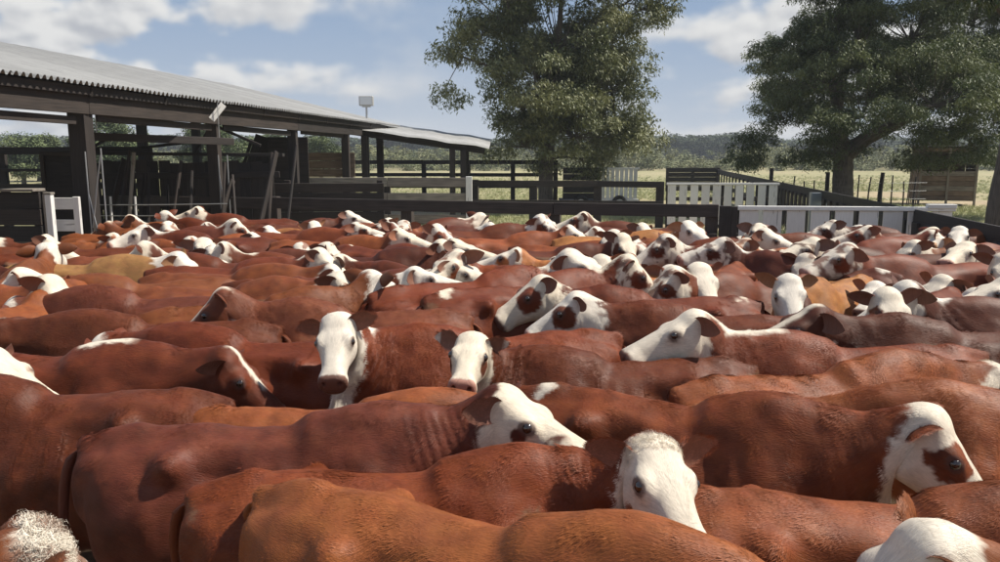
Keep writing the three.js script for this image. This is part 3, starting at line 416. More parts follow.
// lobes: [x, y, z, radius] about the tree's base; each lobe is made of many small leafy pads at the ends of twigs, with air between them
function tree(name, label, pos, trunk, limbs, lobes, clusters, colours, mat, o = {}) {
  const { pads = 5, padR = 0.62, flat = 0.6, perPad = 16, group, bark = 0, hang = 0 } = o;
  const t = thing(name, label, 'tree', pos, 0, group), R = rand((pos[0] * 1000 + pos[2] * 77 + 5000) | 0), samples = [], twigs = [];
  for (const [pts, r0, r1] of [...trunk, ...limbs]) { const c = new THREE.CatmullRomCurve3(pts.map(p => new THREE.Vector3(...p))); for (let i = 0; i <= 24; i++) { if (c.getPoint(i / 24).y > 1.5) samples.push([c.getPoint(i / 24), lerp(r0, r1, i / 24)]); } }
  const nearest = p => { let b = samples[0], bd = 1e9; for (const q of samples) { const d = q[0].distanceToSquared(p) + Math.max(0, q[0].y - p.y) * 1.5; if (d < bd) { bd = d; b = q; } } return b; };
  const per = clusters.map(() => [[], []]), m = new THREE.Matrix4(), q = new THREE.Quaternion(), e = new THREE.Euler();
  for (const [x, y, z, r] of [...lobes].sort((a, b) => Math.hypot(a[0], a[1] - 3, a[2]) - Math.hypot(b[0], b[1] - 3, b[2]))) {
    const C = new THREE.Vector3(x, y - r * 0.25, z), [S, sr] = nearest(C), M1 = S.clone().lerp(C, 0.5).add(new THREE.Vector3(0, 0.15 * r, 0)), r0 = Math.min(sr * 0.6, 0.03 + r * 0.03);
    twigs.push([[S.toArray(), M1.toArray(), C.toArray()], r0, r0 * 0.5, 5]); for (let i = 1; i <= 4; i++) samples.push([S.clone().lerp(C, i / 4), r0 * 0.5]);
    const n = Math.max(3, Math.round(pads * r * r / (padR * padR)));
    for (let i = 0; i < n; i++) {
      const a = R() * 6.283, cb = 1 - 1.75 * R(), sb = Math.sqrt(Math.max(0, 1 - cb * cb)), rr = r * (0.55 + 0.5 * Math.pow(R(), 0.7)), px = x + rr * sb * Math.cos(a), py = y + rr * cb * 0.92, pz = z + rr * sb * Math.sin(a), pr = padR * (0.55 + R() * 0.75);
      twigs.push([[C.toArray(), [lerp(C.x, px, 0.6), lerp(C.y, py, 0.45), lerp(C.z, pz, 0.6)], [px, py, pz]], 0.016 + r0 * 0.2, 0.006, 4]);
      const shade = noise(px * 0.8, py * 0.8 + 3, pz * 0.8);
      for (let k = 0, nk = Math.round(perPad * pr * pr / (padR * padR)); k < nk; k++) {
        const a2 = R() * 6.283, r2 = pr * Math.sqrt(R()), h = (R() - 0.5) * 2 * pr * flat * Math.sqrt(1 - (r2 / pr) ** 2), X = px + Math.cos(a2) * r2, Z = pz + Math.sin(a2) * r2, Y = py + h - hang * (r2 / pr) ** 2 * pr;
        const w = Math.floor(R() * clusters.length), s = 0.7 + R() * 0.6; q.setFromEuler(e.set((R() - 0.5) * 0.7, R() * 6.28, (R() - 0.5) * 0.7)); m.compose(new THREE.Vector3(X, Y, Z), q, new THREE.Vector3(s, s, s)); per[w][0].push(...m.elements);
        per[w][1].push(...mix3(colours[0], colours[1], clamp(0.45 + shade * 0.9 + (R() - 0.5) * 0.8, 0, 1)));
      }
    }
  }
  const tr = part('trunk', mergeGeometries(trunk.map(a => limbGeo(...a))), barkMat[bark], t); part('limbs', mergeGeometries([...limbs, ...twigs].map(a => limbGeo(...a))), barkMat[bark], tr);
  per.forEach(([M, C], k) => { if (!M.length) return; const im = new THREE.InstancedMesh(clusters[k], mat, M.length / 16); im.instanceMatrix.array.set(M); im.instanceColor = new THREE.InstancedBufferAttribute(new Float32Array(C), 3); im.name = 'crown'; im.userData.kind = 'stuff'; im.castShadow = im.receiveShadow = true; t.add(im); });
  return t;
}
const leafy = leafMat(1, 1, 1);
{ // broadleaf tree in the middle of the yard
  const cl = [leafCluster(3, 14, 0.18, 0.125, 0.026, 0.7), leafCluster(4, 14, 0.2, 0.12, 0.027, 0.9)], X = u => (u - 546) / 29, Y = v => 2.3 + (155 - v) / 29, RL = rand(12);
  const lobes = [[560, 40, 62, 0], [600, 85, 42, 1], [535, 95, 46, 1.2], [572, 128, 40, 0.6], [520, 45, 40, -0.5], [458, 62, 20, 0.4], [446, 92, 11, 0.6], [480, 40, 26, 0], [636, 10, 26, 0.2], [612, 122, 34, -0.6], [500, 8, 36, -1], [636, 138, 16, 0.2], [524, 140, 28, 0.8], [585, 155, 20, 0.2], [560, -50, 70, 0], [490, -60, 44, 0.5], [630, -50, 46, -0.4], [665, -6, 14, 0.2], [566, 90, 50, -1.6], [600, 40, 44, -1.5], [545, 160, 14, 0.6]].map(([u, v, r, z]) => [X(u), Y(v), z + (RL() - 0.5), r / 29]);
  const bt = tree('broadleaf_tree', 'broad olive green tree with a short trunk beside the low lean-to roof', [1.94, -0.51, -33], [[[[0.02, -0.2, 0], [0, 1.4, 0], [0.05, 2.6, 0.05], [0.1, 4.2, 0]], 0.29, 0.2]], [[[[0.05, 2.2, 0], [-0.7, 3.6, 0.4], [-1.6, 5, 0.4], [-3, 5.6, 0.4]], 0.14, 0.03], [[[0.05, 2.6, 0], [0.9, 4, 0], [2, 4.8, 0.4], [2.4, 3.4, -0.2]], 0.13, 0.03], [[[0.1, 4, 0], [0.4, 6, -0.4], [0.5, 8.5, 0]], 0.18, 0.05], [[[0.1, 4.1, 0], [-0.8, 6, 0], [-1.6, 8, 0]], 0.12, 0.03], [[[0.2, 4.6, 0], [1.6, 6.6, 0], [3.4, 7.8, 0]], 0.12, 0.02], [[[-0.8, 6, 0], [-2.2, 7.3, 0.2], [-3.1, 7.9, 0.2]], 0.04, 0.01]], lobes, cl, [[0.14, 0.165, 0.075], [0.3, 0.31, 0.16]], leafy, { pads: 3.6, padR: 0.5, flat: 0.8, perPad: 26, hang: 0.3 }); bt.scale.setScalar(1.22);
}
{ // dark feathery shade tree
  const cl = [leafCluster(13, 18, 0.2, 0.12, 0.022, 0.4), leafCluster(14, 18, 0.22, 0.13, 0.022, 0.6)], X = u => (u - 848) / 26, Y = v => 2.3 + (155 - v) / 26, RL = rand(15);
  const lobes = [[850, 50, 62, 0], [800, 85, 40, 1], [775, 120, 24, 0.6], [750, 140, 11, 0.4], [830, 110, 44, 1.6], [880, 100, 50, 2], [930, 95, 50, 1.2], [970, 75, 46, 0.5], [820, 15, 40, 0], [900, 30, 56, 0], [960, 20, 44, 0], [800, 148, 20, 0.5], [960, 130, 32, 1.5], [920, 140, 26, 1.8], [880, 148, 22, 2], [985, 145, 18, 1.4], [850, 140, 22, 0], [860, -50, 66, 0], [930, -60, 60, 0], [1010, 40, 50, 0], [1030, 90, 44, 0.6], [790, 50, 24, 0], [785, 95, 18, -0.5], [745, 160, 8, 0.4], [1000, -30, 50, -1], [900, 80, 60, -2.5], [830, 70, 50, -2.5], [975, 60, 50, -2.5]].map(([u, v, r, z]) => [X(u), Y(v), z * 1.6 + (RL() - 0.5), r / 26]);
  tree('shade_tree', 'large dark green feathery tree with a forked trunk standing in the field', [13.4, 0, -30], [[[[-0.1, -0.2, 0], [-0.15, 0.8, 0], [-0.2, 1.8, 0], [-0.25, 2.6, 0]], 0.46, 0.36]], [[[[-0.25, 2.2, 0], [0.5, 2.9, 0.2], [1.6, 3.5, 0.4], [3.2, 4.6, 0.4], [4.6, 5.6, 0]], 0.36, 0.06], [[[-0.25, 2.4, 0], [-0.6, 3.6, 0], [-0.5, 5.4, 0.2], [0.2, 7.4, 0]], 0.36, 0.08], [[[-0.4, 3.2, 0], [-1.4, 4, 0.5], [-2.6, 4.2, 0.5]], 0.16, 0.03], [[[1.4, 3.4, 0.3], [1.6, 5, 0], [2.4, 7.4, 0]], 0.18, 0.05], [[[-0.5, 4.6, 0.2], [-1.2, 6, 0], [-1.6, 7.4, 0]], 0.14, 0.04]], lobes, cl, [[0.075, 0.105, 0.04], [0.22, 0.25, 0.12]], leafy, { pads: 3.4, padR: 0.66, flat: 0.45, perPad: 34, hang: 0.3 });
}
{ // tree at the corner of the yard: a stout trunk, its crown mostly above
  const cl = [leafCluster(23, 12, 0.18, 0.14, 0.024, 0.6)];
  tree('corner_tree', 'stout brown tree trunk rising at the end of the black yard fence', [9.45, 0, -14.6], [[[[0, -0.2, 0], [-0.02, 1.2, 0], [0.1, 2.6, 0], [0.22, 4.2, 0]], 0.25, 0.18]], [[[[0.2, 4, 0], [-0.3, 4.8, 0], [-0.9, 5.2, 0.1]], 0.1, 0.02], [[[0.2, 4, 0], [1, 5.6, 0], [1.6, 7, 0]], 0.16, 0.05]], [[-0.75, 5.35, 0, 0.42], [-0.1, 5.8, 0, 0.5], [1.2, 6.4, 0, 1.1], [2.0, 7, -0.5, 1.1], [0.9, 7.2, -0.8, 1]], cl, [[0.05, 0.08, 0.03], [0.12, 0.15, 0.06]], leafy, { pads: 3, padR: 0.4, perPad: 18, bark: 1 });
}
// ---------- far woods, shrubs ----------
{
  const cl = leafCluster(33, 60, 1.0, 0.5, 0.2, 0.2), R = rand(99);
  const mass = (name, label, cat, n, place, c0, c1, kind) => { const M = [], C = [], m = new THREE.Matrix4(), q = new THREE.Quaternion(); for (let i = 0; i < n; i++) { const p = place(i); if (!p) continue; const [x, y, z, s] = p; q.setFromAxisAngle(UP, R() * 6.28); m.compose(new THREE.Vector3(x, y, z), q, new THREE.Vector3(s, s, s)); M.push(...m.elements); C.push(...mix3(c0, c1, clamp(R() * 0.8 + 0.3 * noise(x * 0.3, y, z * 0.3), 0, 1))); }
    const im = new THREE.InstancedMesh(cl, leafMatOpaque, M.length / 16); im.instanceMatrix.array.set(M); im.instanceColor = new THREE.InstancedBufferAttribute(new Float32Array(C), 3); im.name = name; im.castShadow = im.receiveShadow = true; scene.add(tag(im, label, cat, null, kind)); };
  const crownTop = (x, k) => 7.6 + 1.3 * noise(x * 0.045, k, 1.5) + 2 * noise(x * 0.16, k, 4.5) + 0.9 * noise(x * 0.45, k, 8);
  mass('far_woods', 'long dark belt of trees along the horizon beyond the field', 'woods', 15000, () => { const x = (R() - 0.5) * 520, row = R(), top = crownTop(x, row * 3 | 0) * (x < -60 ? 1.0 : 1); return [x, top * (0.08 + 0.92 * Math.pow(R(), 0.7)), -255 - row * 40, 0.9 + R() * 0.9]; }, [0.035, 0.055, 0.025], [0.075, 0.1, 0.045], 'stuff');
  mass('scrub', 'low green scrub in front of the distant belt of trees', 'scrub', 7000, () => { const x = (R() - 0.42) * 260, z = -115 - R() * 70, h = 3.2 * sstep(-0.12, 0.4, noise(x * 0.07, z * 0.05, 6) + 0.1) + 0.5; return [x, h * Math.pow(R(), 0.8), z, 0.45 + R() * 0.5]; }, [0.1, 0.12, 0.05], [0.22, 0.22, 0.11], 'stuff');
  // separate bushy trees behind the shed
  const bush = [leafCluster(51, 30, 0.4, 0.2, 0.06, 0.3)];
  const spots = [[-38, -62, 3.4], [-33, -66, 4.6], [-29.5, -60, 3.6], [-25, -68, 4.3], [-21, -72, 3.8], [-46, -66, 3.3], [-17.5, -76, 3.6], [-41.5, -70, 3.5]];
  spots.forEach(([x, z, h], i) => tree('bushy_tree', ['rounded', 'tall', 'spreading', 'dense', 'pale', 'low', 'narrow', 'loose'][i] + ' bushy green tree seen under the shed roof beyond the yard', [x, 0, z], [[[[0, -0.2, 0], [0.1, h * 0.3, 0], [0, h * 0.6, 0]], 0.2, 0.1]], [], [[0, h * 0.75, 0, h * 0.42], [h * 0.4, h * 0.55, 0.3, h * 0.34], [-h * 0.4, h * 0.6, -0.2, h * 0.32], [0.2, h * 0.4, h * 0.3, h * 0.3]], bush, [[0.055, 0.085, 0.03], [0.14, 0.17, 0.07]], leafMatOpaque, { pads: 4, padR: 0.7, perPad: 12, group: 'bushy trees beyond the shed' }));
}
// ---------- shed ----------
const eaveX = d => -6.4 + 0.139 * (d - 12);
{
  const s = thing('open_shed', 'long open-sided shed with corrugated metal roof on dark posts', 'shed', [0, 0, 0]), R = rand(6);
  const postD = [8, 12, 16, 20, 24, 27.6], W = 6, off = [-0.99 * W, 0.138 * W];
  for (const d of postD) board('post', [eaveX(d), -0.3, -d], [eaveX(d), 3.2, -d], d === 12 ? 0.26 : 0.22, d === 12 ? 0.26 : 0.22, pick(darkWood, R), s);
  for (const d of [12.6, 16.4, 20, 22.9, 26]) board('post', [eaveX(d) + off[0], -0.3, -d - off[1]], [eaveX(d) + off[0], 4.6, -d - off[1]], 0.24, 0.24, pick(darkWood, R), s);
  for (let i = 0; i < postD.length - 1; i++) { const a = postD[i], b = postD[i + 1]; board('beam', [eaveX(a) + 0.13, 3.06, -a - 0.004], [eaveX(b) + 0.13, 3.06, -b + 0.004], 0.3, 0.06, pick(darkWood, R), s); board('fascia', [eaveX(a) + 0.22, 3.25, -a - 0.004], [eaveX(b) + 0.22, 3.25, -b + 0.004], 0.13, 0.03, pick(darkWood, R), s); board('beam', [eaveX(a) + off[0], 4.48, -a - off[1] - 0.004], [eaveX(b) + off[0], 4.48, -b - off[1] + 0.004], 0.28, 0.08, pick(darkWood, R), s); }
  for (let d = 8; d <= 28; d += 1.98) board('rafter', [eaveX(d) + 0.25, 3.235, -d], [eaveX(d) + off[0] - 0.2, 4.665, -d - off[1]], 0.14, 0.06, pick(darkWood, R), s);
  for (const t of [0.04, 0.28, 0.52, 0.76, 0.97]) { const x = t * off[0], z = t * off[1], y = 3.33 + t * 1.39; board('purlin', [eaveX(7.6) + x, y, -7.6 - z], [eaveX(28.3) + x, y, -28.3 - z], 0.07, 0.05, darkWood[2], s); }
  // braces under the eave and sagging boards along the beam
  for (const [a, b, y] of [[8.2, 11.8, 2.83], [12.3, 15.8, 2.86], [16.3, 19.7, 2.85], [20.4, 23.6, 2.88]]) board('eave_board', [eaveX(a) + 0.06, y + 0.01, -a], [eaveX(b) + 0.06, y - 0.02, -b], 0.12, 0.04, pick(darkWood, R), s);
  // corrugated sheets, each a metre along the eave
  const cg = () => { const P = [], I = [], U = [], n = 8 * 8, wob = R() * 9; for (let i = 0; i <= n; i++) { const x = i / n * 1.03, h = 0.028 * clamp(1.6 * Math.sin(i / 8 * 6.2832), -1, 1); for (const [t] of [[0], [0.5], [1]]) { P.push(x, h + 0.006 * noise(x * 2 + wob, t * 3, 1), t); U.push(x, t * 6); } } for (let i = 0; i < n; i++) for (let k = 0; k < 2; k++) { const a = i * 3 + k; I.push(a, a + 1, a + 3, a + 1, a + 4, a + 3); } const g = new THREE.BufferGeometry(); g.setAttribute('position', new THREE.Float32BufferAttribute(P, 3)); g.setAttribute('uv', new THREE.Float32BufferAttribute(U, 2)); g.setIndex(I); g.computeVertexNormals(); return g; };
  const sheets = [cg(), cg(), cg()], along = new THREE.Vector3(-0.139, 0, 1).normalize(), slope = new THREE.Vector3(off[0], 1.42, -off[1]), sl = slope.length() * 1.09, sn = slope.clone().normalize(), up = new THREE.Vector3().crossVectors(sn, along).normalize();
  for (let i = 0; i < 22; i++) { const d = 7.3 + (i + 1) * 0.99, m = part('roof_sheet', sheets[i % 3], pick(zinc, R), s); m.quaternion.setFromRotationMatrix(new THREE.Matrix4().makeBasis(along, up, sn)); m.position.set(eaveX(d) + 0.34, 3.345 + (i % 2) * 0.006, -d); m.scale.set(1, 1, sl); }
  board('loose_panel', [eaveX(15.4) + 0.3, 2.98, -15.35], [eaveX(15.4) + 0.5, 3.28, -15.5], 0.13, 0.02, white[1], s);
}
{ // lamp on a short mast over the shed end
  const l = thing('flood_light', 'pale box flood light on a short mast at the far end of the shed', 'lamp', [-4.72, 3.2, -27.9]);
  part('mast', rodGeo([[0, 0, 0], [0, 0.4, 0], [0, 0.78, 0]], 0.035), steel, l); part('housing', new RoundedBoxGeometry(0.5, 0.34, 0.2, 2, 0.03).translate(0, 0.98, 0), zinc[2], l); part('bracket', new THREE.BoxGeometry(0.3, 0.05, 0.08).translate(0, 0.79, 0), steel, l); part('lens', new THREE.BoxGeometry(0.42, 0.26, 0.012).translate(0, 0.98, 0.107), new THREE.MeshStandardMaterial({ color: RGB(0.62, 0.64, 0.66), roughness: 0.25 }), l);
}
{ // lean-to
  const s = thing('lean_to', 'low lean-to with a sagging metal roof beside the long shed', 'shelter', [0, 0, 0]), R = rand(16);
  const zf = -25.5, zb = -30.5, ya = x => 3.22 + (x + 5.5) * -0.142;
  for (const [x, z] of [[-1.55, zf + 0.1], [-1.2, zf + 0.1], [-1.3, zb], [-5.2, zb], [-4.4, zf + 0.1]]) board('post', [x, -0.3, z], [x, ya(x) - 0.16 + (zf - z) * 0.07, z], 0.18, 0.18, pick(darkWood, R), s);
  for (const z of [zf, -28, zb]) board('beam', [-5.6, ya(-5.6) - 0.1 + (zf - z) * 0.07, z], [-0.5, ya(-0.5) - 0.1 + (zf - z) * 0.07, z], 0.16, 0.07, pick(darkWood, R), s);
  for (let i = 0; i < 6; i++) { const P = [], I = [], U = [], n = 40, z0 = zf + 0.35 - i * 0.98; for (let a = 0; a <= n; a++) for (let b = 0; b <= 12; b++) { const x = lerp(-5.6, -0.35, b / 12), z = z0 - a / n * 1.0; P.push(x, ya(x) + (zf - z) * 0.07 + 0.05 + 0.018 * clamp(1.5 * Math.sin(a / n * 5 * 6.283), -1, 1) + 0.03 * Math.sin(b * 1.9 + i * 0.3) * (b / 12) + (i % 2) * 0.006, z); U.push(x, z); } for (let a = 0; a < n; a++) for (let b = 0; b < 12; b++) { const k = a * 13 + b; I.push(k, k + 1, k + 13, k + 1, k + 14, k + 13); } const g = new THREE.BufferGeometry(); g.setAttribute('position', new THREE.Float32BufferAttribute(P, 3)); g.setAttribute('uv', new THREE.Float32BufferAttribute(U, 2)); g.setIndex(I); g.computeVertexNormals(); part('roof_sheet', g, pick(zinc, R), s); }
}
// ---------- things under the shed ----------
{
  const R = rand(26);
  const pen = thing('board_pen', 'dark solid board wall of the holding pen under the shed eave', 'wall', [0, 0, 0]);
  for (let i = 0; i < 7; i++) board('plank', [-10.5, 0.18 + i * 0.245, -11.35], [-6.68, 0.18 + i * 0.245, -11.25], 0.235, 0.05, pick(darkWood, R), pen);
  board('cap', [-10.5, 1.8, -11.35], [-6.68, 1.8, -11.25], 0.04, 0.3, greyWood[1], pen); for (const x of [-10.2, -8.4, -6.8]) board('post', [x, -0.3, -11.45], [x, 1.77, -11.45], 0.16, 0.14, darkWood[0], pen);
  const wg = thing('white_pen_gate', 'small whitewashed slatted gate beside the first shed post', 'gate', [-6.6, 0, -11.3]);
  board('stile', [0.04, 0, 0], [0.04, 1.72, 0], 0.07, 0.07, white[2], wg); board('stile', [0.42, 0, 0], [0.42, 1.7, 0], 0.09, 0.06, white[1], wg); for (const y of [0.2, 0.55, 0.92, 1.28, 1.6]) board('slat', [0.08, y, -0.01], [0.375, y, -0.01], 0.17, 0.03, white[1], wg);
  const post = thing('white_post', 'bright white painted wooden post in front of the whitewashed gate', 'post', [-6.47, 0, -11.12]); part('shaft', boardGeo(1.74, 0.09, 0.09).rotateZ(Math.PI / 2).translate(0, 0.87, 0), white[2], post); part('cap', boardGeo(0.11, 0.03, 0.11).translate(0, 1.757, 0), greyWood[0], post);
  // working chute: upright boards, cap rail, cross rails
  const ch = thing('cattle_chute', 'dark wooden cattle chute of upright boards under the shed', 'chute', [-8.9, 0, -16.6], 0.12);
  for (let i = 0; i < 17; i++) board('upright_board', [i * 0.24, 0, 0], [i * 0.24 + (R() - 0.5) * 0.03, 2.12 + R() * 0.08, 0], 0.236, 0.035, pick(darkWood, R), ch); for (const y of [0.5, 1.2, 1.85]) board('cross_rail', [-0.2, y, 0.05], [4.1, y + 0.03, 0.05], 0.13, 0.05, pick(darkWood, R), ch); board('cap_rail', [-0.5, 2.34, 0.02], [4.2, 2.3, 0.02], 0.07, 0.28, pick(darkWood, R), ch);
  for (const [x0, y0, x1, y1] of [[0.1, 2.4, 0.7, 2.75], [1.2, 2.45, 2.4, 2.6], [2.3, 2.35, 2.7, 2.95], [2.7, 2.95, 3.7, 2.5]]) board('brace', [x0, y0, -0.1], [x1, y1, -0.1], 0.06, 0.05, pick(darkWood, R), ch);
  const pl = thing('leaning_pole', 'pale thin pole leaning against the cattle chute', 'pole', [-6.95, 0, -14.6]); part('shaft', rodGeo([[-0.22, 0.02, 0], [-0.1, 1.2, -0.1], [0.02, 2.35, -0.2]], 0.035), greyWood[0], pl); part('tip_band', rodGeo([[-0.004, 2.12, -0.18], [0.002, 2.16, -0.184], [0.008, 2.2, -0.188]], 0.038), greyWood[1], pl);
  const mg = thing('metal_gate', 'thin pale steel rod gate folded against the first shed post', 'gate', [-6.28, 0, -11.8]); for (const [a, b] of [[[0.02, 0.05], [0.02, 2.35]], [[0.26, 0.05], [0.26, 2.4]], [[0.02, 1.7], [0.26, 0.3]], [[0.04, 1.2], [0.25, 2.3]]]) part('rod', rodGeo([[a[0], a[1], 0], [(a[0] + b[0]) / 2, (a[1] + b[1]) / 2, 0.004], [b[0], b[1], 0]], 0.011), steel, mg);
  const mg2 = thing('metal_gate', 'narrow pale steel rod gate hanging by the second shed post', 'gate', [-5.68, 0, -15.7]); for (const [a, b] of [[[0.02, 0.05], [0.02, 2.3]], [[0.2, 0.05], [0.2, 2.3]], [[0.02, 1.9], [0.2, 0.3]]]) part('rod', rodGeo([[a[0], a[1], 0], [(a[0] + b[0]) / 2, (a[1] + b[1]) / 2, 0.004], [b[0], b[1], 0]], 0.012), steel, mg2);
  const wf = thing('stock_hurdle', 'low pale metal stock panel of thin bars behind the shed rail', 'panel', [-7.6, 0, -14.2]); for (const x of [0, 0.45, 0.9]) part('upright', rodGeo([[x, 0.3, 0], [x, 1.0, 0], [x + 0.01, 1.55, 0]], 0.02), white[1], wf); for (const y of [0.6, 0.9, 1.2, 1.4]) part('bar', rodGeo([[0, y, 0.02], [1.2, y, 0.02], [2.6, y + 0.02, 0.02]], 0.009), steel, wf);
  const sh = (name, label, x, z, turn, parts) => { const t = thing(name, label, 'panel', [x, 0, z], turn); for (const [n, a, b, h, th, m] of parts) board(n, a, b, h, th, m, t); return t; };
  sh('plywood_partition', 'dark tilted plywood panel leaning under the shed between two posts', -7.05, -20.5, 0.1, [['sheet', [0, 0.2, 0], [0.9, 2.75, -0.25], 0.62, 0.03, darkWood[0]], ['edge_board', [-0.42, 0.1, 0.03], [0.5, 2.7, -0.22], 0.08, 0.04, darkWood[1]]]);
  sh('plywood_partition', 'dark upright board panel stacked under the shed near the third post', -6.1, -20.6, 0, [['sheet', [0, 1.75, 0], [1.05, 1.75, 0], 1.9, 0.03, darkWood[1]], ['edge_board', [0, 2.73, 0.02], [1.05, 2.73, 0.02], 0.07, 0.04, darkWood[0]], ['foot', [0.2, 0, 0], [0.2, 0.79, 0], 0.1, 0.05, darkWood[0]], ['foot', [0.85, 0, 0], [0.85, 0.79, 0], 0.1, 0.05, darkWood[0]]]);
  const bp = thing('board_screen', 'grey-brown weathered board screen behind the shed posts', 'panel', [-6.2, 0, -24.2]); for (let i = 0; i < 7; i++) board('plank', [0, 0.75 + i * 0.25, 0], [1.7, 0.75 + i * 0.25, 0], 0.24, 0.03, pick([brownWood[0], greyWood[1]], R), bp); for (const x of [0.12, 1.58]) board('upright', [x, 0, -0.04], [x, 2.35, -0.04], 0.1, 0.05, darkWood[0], bp);
  const ts = thing('timber_stack', 'jumble of dark timbers leaning together under the shed roof', 'timber', [-7.9, 0, -15.2]); for (let i = 0; i < 13; i++) { const x = i * 0.3 + R() * 0.2, l = (R() - 0.5) * 0.8; board('timber', [x, 0.02, 0.1 + R() * 0.5], [x + l, 1.6 + R() * 0.9, -0.35 - R() * 0.25], 0.06 + R() * 0.07, 0.04, pick(darkWood, R), ts); }
  sh('plywood_partition', 'dark square board partition beside the first shed post', -8.35, -14.2, 0.05, [['sheet', [0, 1.35, 0], [0.95, 1.35, 0], 1.9, 0.03, darkWood[2]], ['edge_board', [0, 2.33, 0.02], [0.95, 2.3, 0.02], 0.07, 0.04, darkWood[1]], ['edge_board', [0.03, 0, 0.03], [0.03, 2.3, 0.03], 0.07, 0.03, darkWood[1]]]);
  const hb = thing('hanging_board', 'long dark board slung below the shed beam', 'board', [-7.2, 0, -13.4]); board('plank', [0, 2.62, 0], [1.9, 2.56, -2.2], 0.14, 0.05, darkWood[0], hb); for (const [x, z] of [[0.2, -0.23], [1.7, -1.97]]) part('cord', rodGeo([[x, 2.6, z], [x, 2.9, z], [x, 3.3, z]], 0.008, 4), steel, hb);
  const dark2 = thing('board_pen', 'dark low board wall running under the shed behind the main rail', 'wall', [-7.4, 0, -18.4], 0.1); for (let i = 0; i < 7; i++) board('plank', [0, 0.14 + i * 0.23, 0], [4.6, 0.14 + i * 0.23, 0], 0.22, 0.04, pick(darkWood, R), dark2); for (const x of [0.1, 2.3, 4.5]) board('post', [x, -0.2, -0.08], [x, 1.7, -0.08], 0.14, 0.1, darkWood[1], dark2);
}
// ---------- fences and gates ----------
railFence('rail_fence', 'thick dark plank fence closing the far side of the crowded pen', [-10.2, -17.15], [3.78, -13.36], [[1.34, 0.22], [0.86, 0.18], [0.42, 0.18]], 0.22, 2.75, railWood);
{ const t = thing('gate_post', 'broad dark plank post between the dark fence and the white gate', 'post', [3.93, 0, -13.3]); board('plank', [-0.06, 0, 0.03], [-0.06, 1.44, 0.03], 0.2, 0.05, darkWood[0], t); board('plank', [0.1, 0, 0.0], [0.1, 1.43, 0.0], 0.1, 0.09, darkWood[1], t); }
function plankGate(label, a, b, top, n, w, rail) { const dx = b[0] - a[0], dz = b[1] - a[1], L = Math.hypot(dx, dz), R = rand(n * 31), g = thing('plank_gate', label, 'gate', [a[0], 0, a[1]], -Math.atan2(dz, dx)); for (let i = 0; i < n; i++) { const x = (i + 0.5) / n * L; board('plank', [x + (R() - 0.5) * 0.012, 0.08, 0], [x + (R() - 0.5) * 0.012, top - rail - 0.005, 0], w * (0.94 + R() * 0.1), 0.025, pick(white, R), g); } board('top_rail', [0, top - rail / 2, 0.01], [L, top - rail / 2, 0.01], rail, 0.08, white[2], g); for (const y of [0.35, 0.9]) board('back_rail', [0, y, -0.05], [L, y, -0.05], 0.12, 0.05, darkWood[1], g); for (const x of [0.1, L * 0.5, L - 0.1]) board('post', [x, -0.2, -0.14], [x, top - 0.08, -0.14], 0.14, 0.1, darkWood[0], g); return g; }
{ const g = plankGate('long white vertical plank gate along the far right of the pen', [4.08, -13.28], [7.62, -12.95], 1.44, 9, 0.31, 0.07); board('end_cap', [3.1, 1.452, 0.012], [3.56, 1.452, 0.012], 0.07, 0.12, white[1], g); }
plankGate('white slatted gate standing behind the dark fence and long white gate', [5.36, -25], [8.95, -24.9], 1.42, 10, 0.26, 0.07);
{ // black fence running away on the right
  const a = [6.35, -9.6], b = [13.9, -50], dx = b[0] - a[0], dz = b[1] - a[1], L = Math.hypot(dx, dz), R = rand(61), f = thing('black_board_fence', 'long black fence with a heavy top plank running back into the field', 'fence', [a[0], 0, a[1]], -Math.atan2(dz, dx));
  for (let i = 0, x = 0.1; x < L; i++) { const st = x < 20 ? 0.62 : 1.5; board('upright', [x, -0.2, -0.05], [x, 1.2, -0.05], x < 20 ? 0.26 : 0.3, 0.06, pick(darkWood, R), f); x += st; }
  for (let i = 0; i < 10; i++) { const x0 = i * L / 10 + 0.004, x1 = (i + 1) * L / 10 - 0.004; board('top_plank', [x0, 1.26, 0.0], [x1, 1.26, 0.0], 0.28, 0.045, pick(darkWood, R), f); board('low_plank', [x0, 0.5, 0.0], [x1, 0.5, 0.0], 0.2, 0.045, pick(darkWood, R), f); }
  const p = thing('steel_post', 'grey flat steel post standing against the black fence', 'post', [8.2, 0, -20]); part('plate', new RoundedBoxGeometry(0.42, 1.35, 0.05, 1, 0.01).translate(0, 0.675, 0.12), new THREE.MeshStandardMaterial({ color: RGB(0.22, 0.25, 0.28), roughness: 0.5, metalness: 0.3 }), p); part('flange', new THREE.BoxGeometry(0.05, 1.35, 0.1).translate(-0.2, 0.675, 0.06), steel, p);
  const e = thing('black_board_fence', 'dark solid board fence at the back corner behind the white slatted gate', 'fence', [10.5, 0, -49.2]); for (let i = 0; i < 5; i++) board('plank', [0, 0.2 + i * 0.29, 0], [3.4, 0.2 + i * 0.29, 0], 0.28, 0.05, pick(darkWood, R), e); for (const x of [0.1, 1.7, 3.3]) board('post', [x, -0.2, -0.1], [x, 1.5, -0.1], 0.18, 0.12, darkWood[0], e);
}
railFence('rail_fence', 'dark two-rail fence joining the white slatted gate in front of the broadleaf tree', [-1.0, -26.2], [5.3, -25.05], [[1.36, 0.2], [0.75, 0.16]], 0.26, 2.3, darkWood);
railFence('rail_fence', 'tall dark three-rail corral fence behind the lean-to', [-7.5, -35.5], [2.6, -35], [[1.98, 0.18], [1.42, 0.16], [0.9, 0.16]], 0.2, 2.2, darkWood);
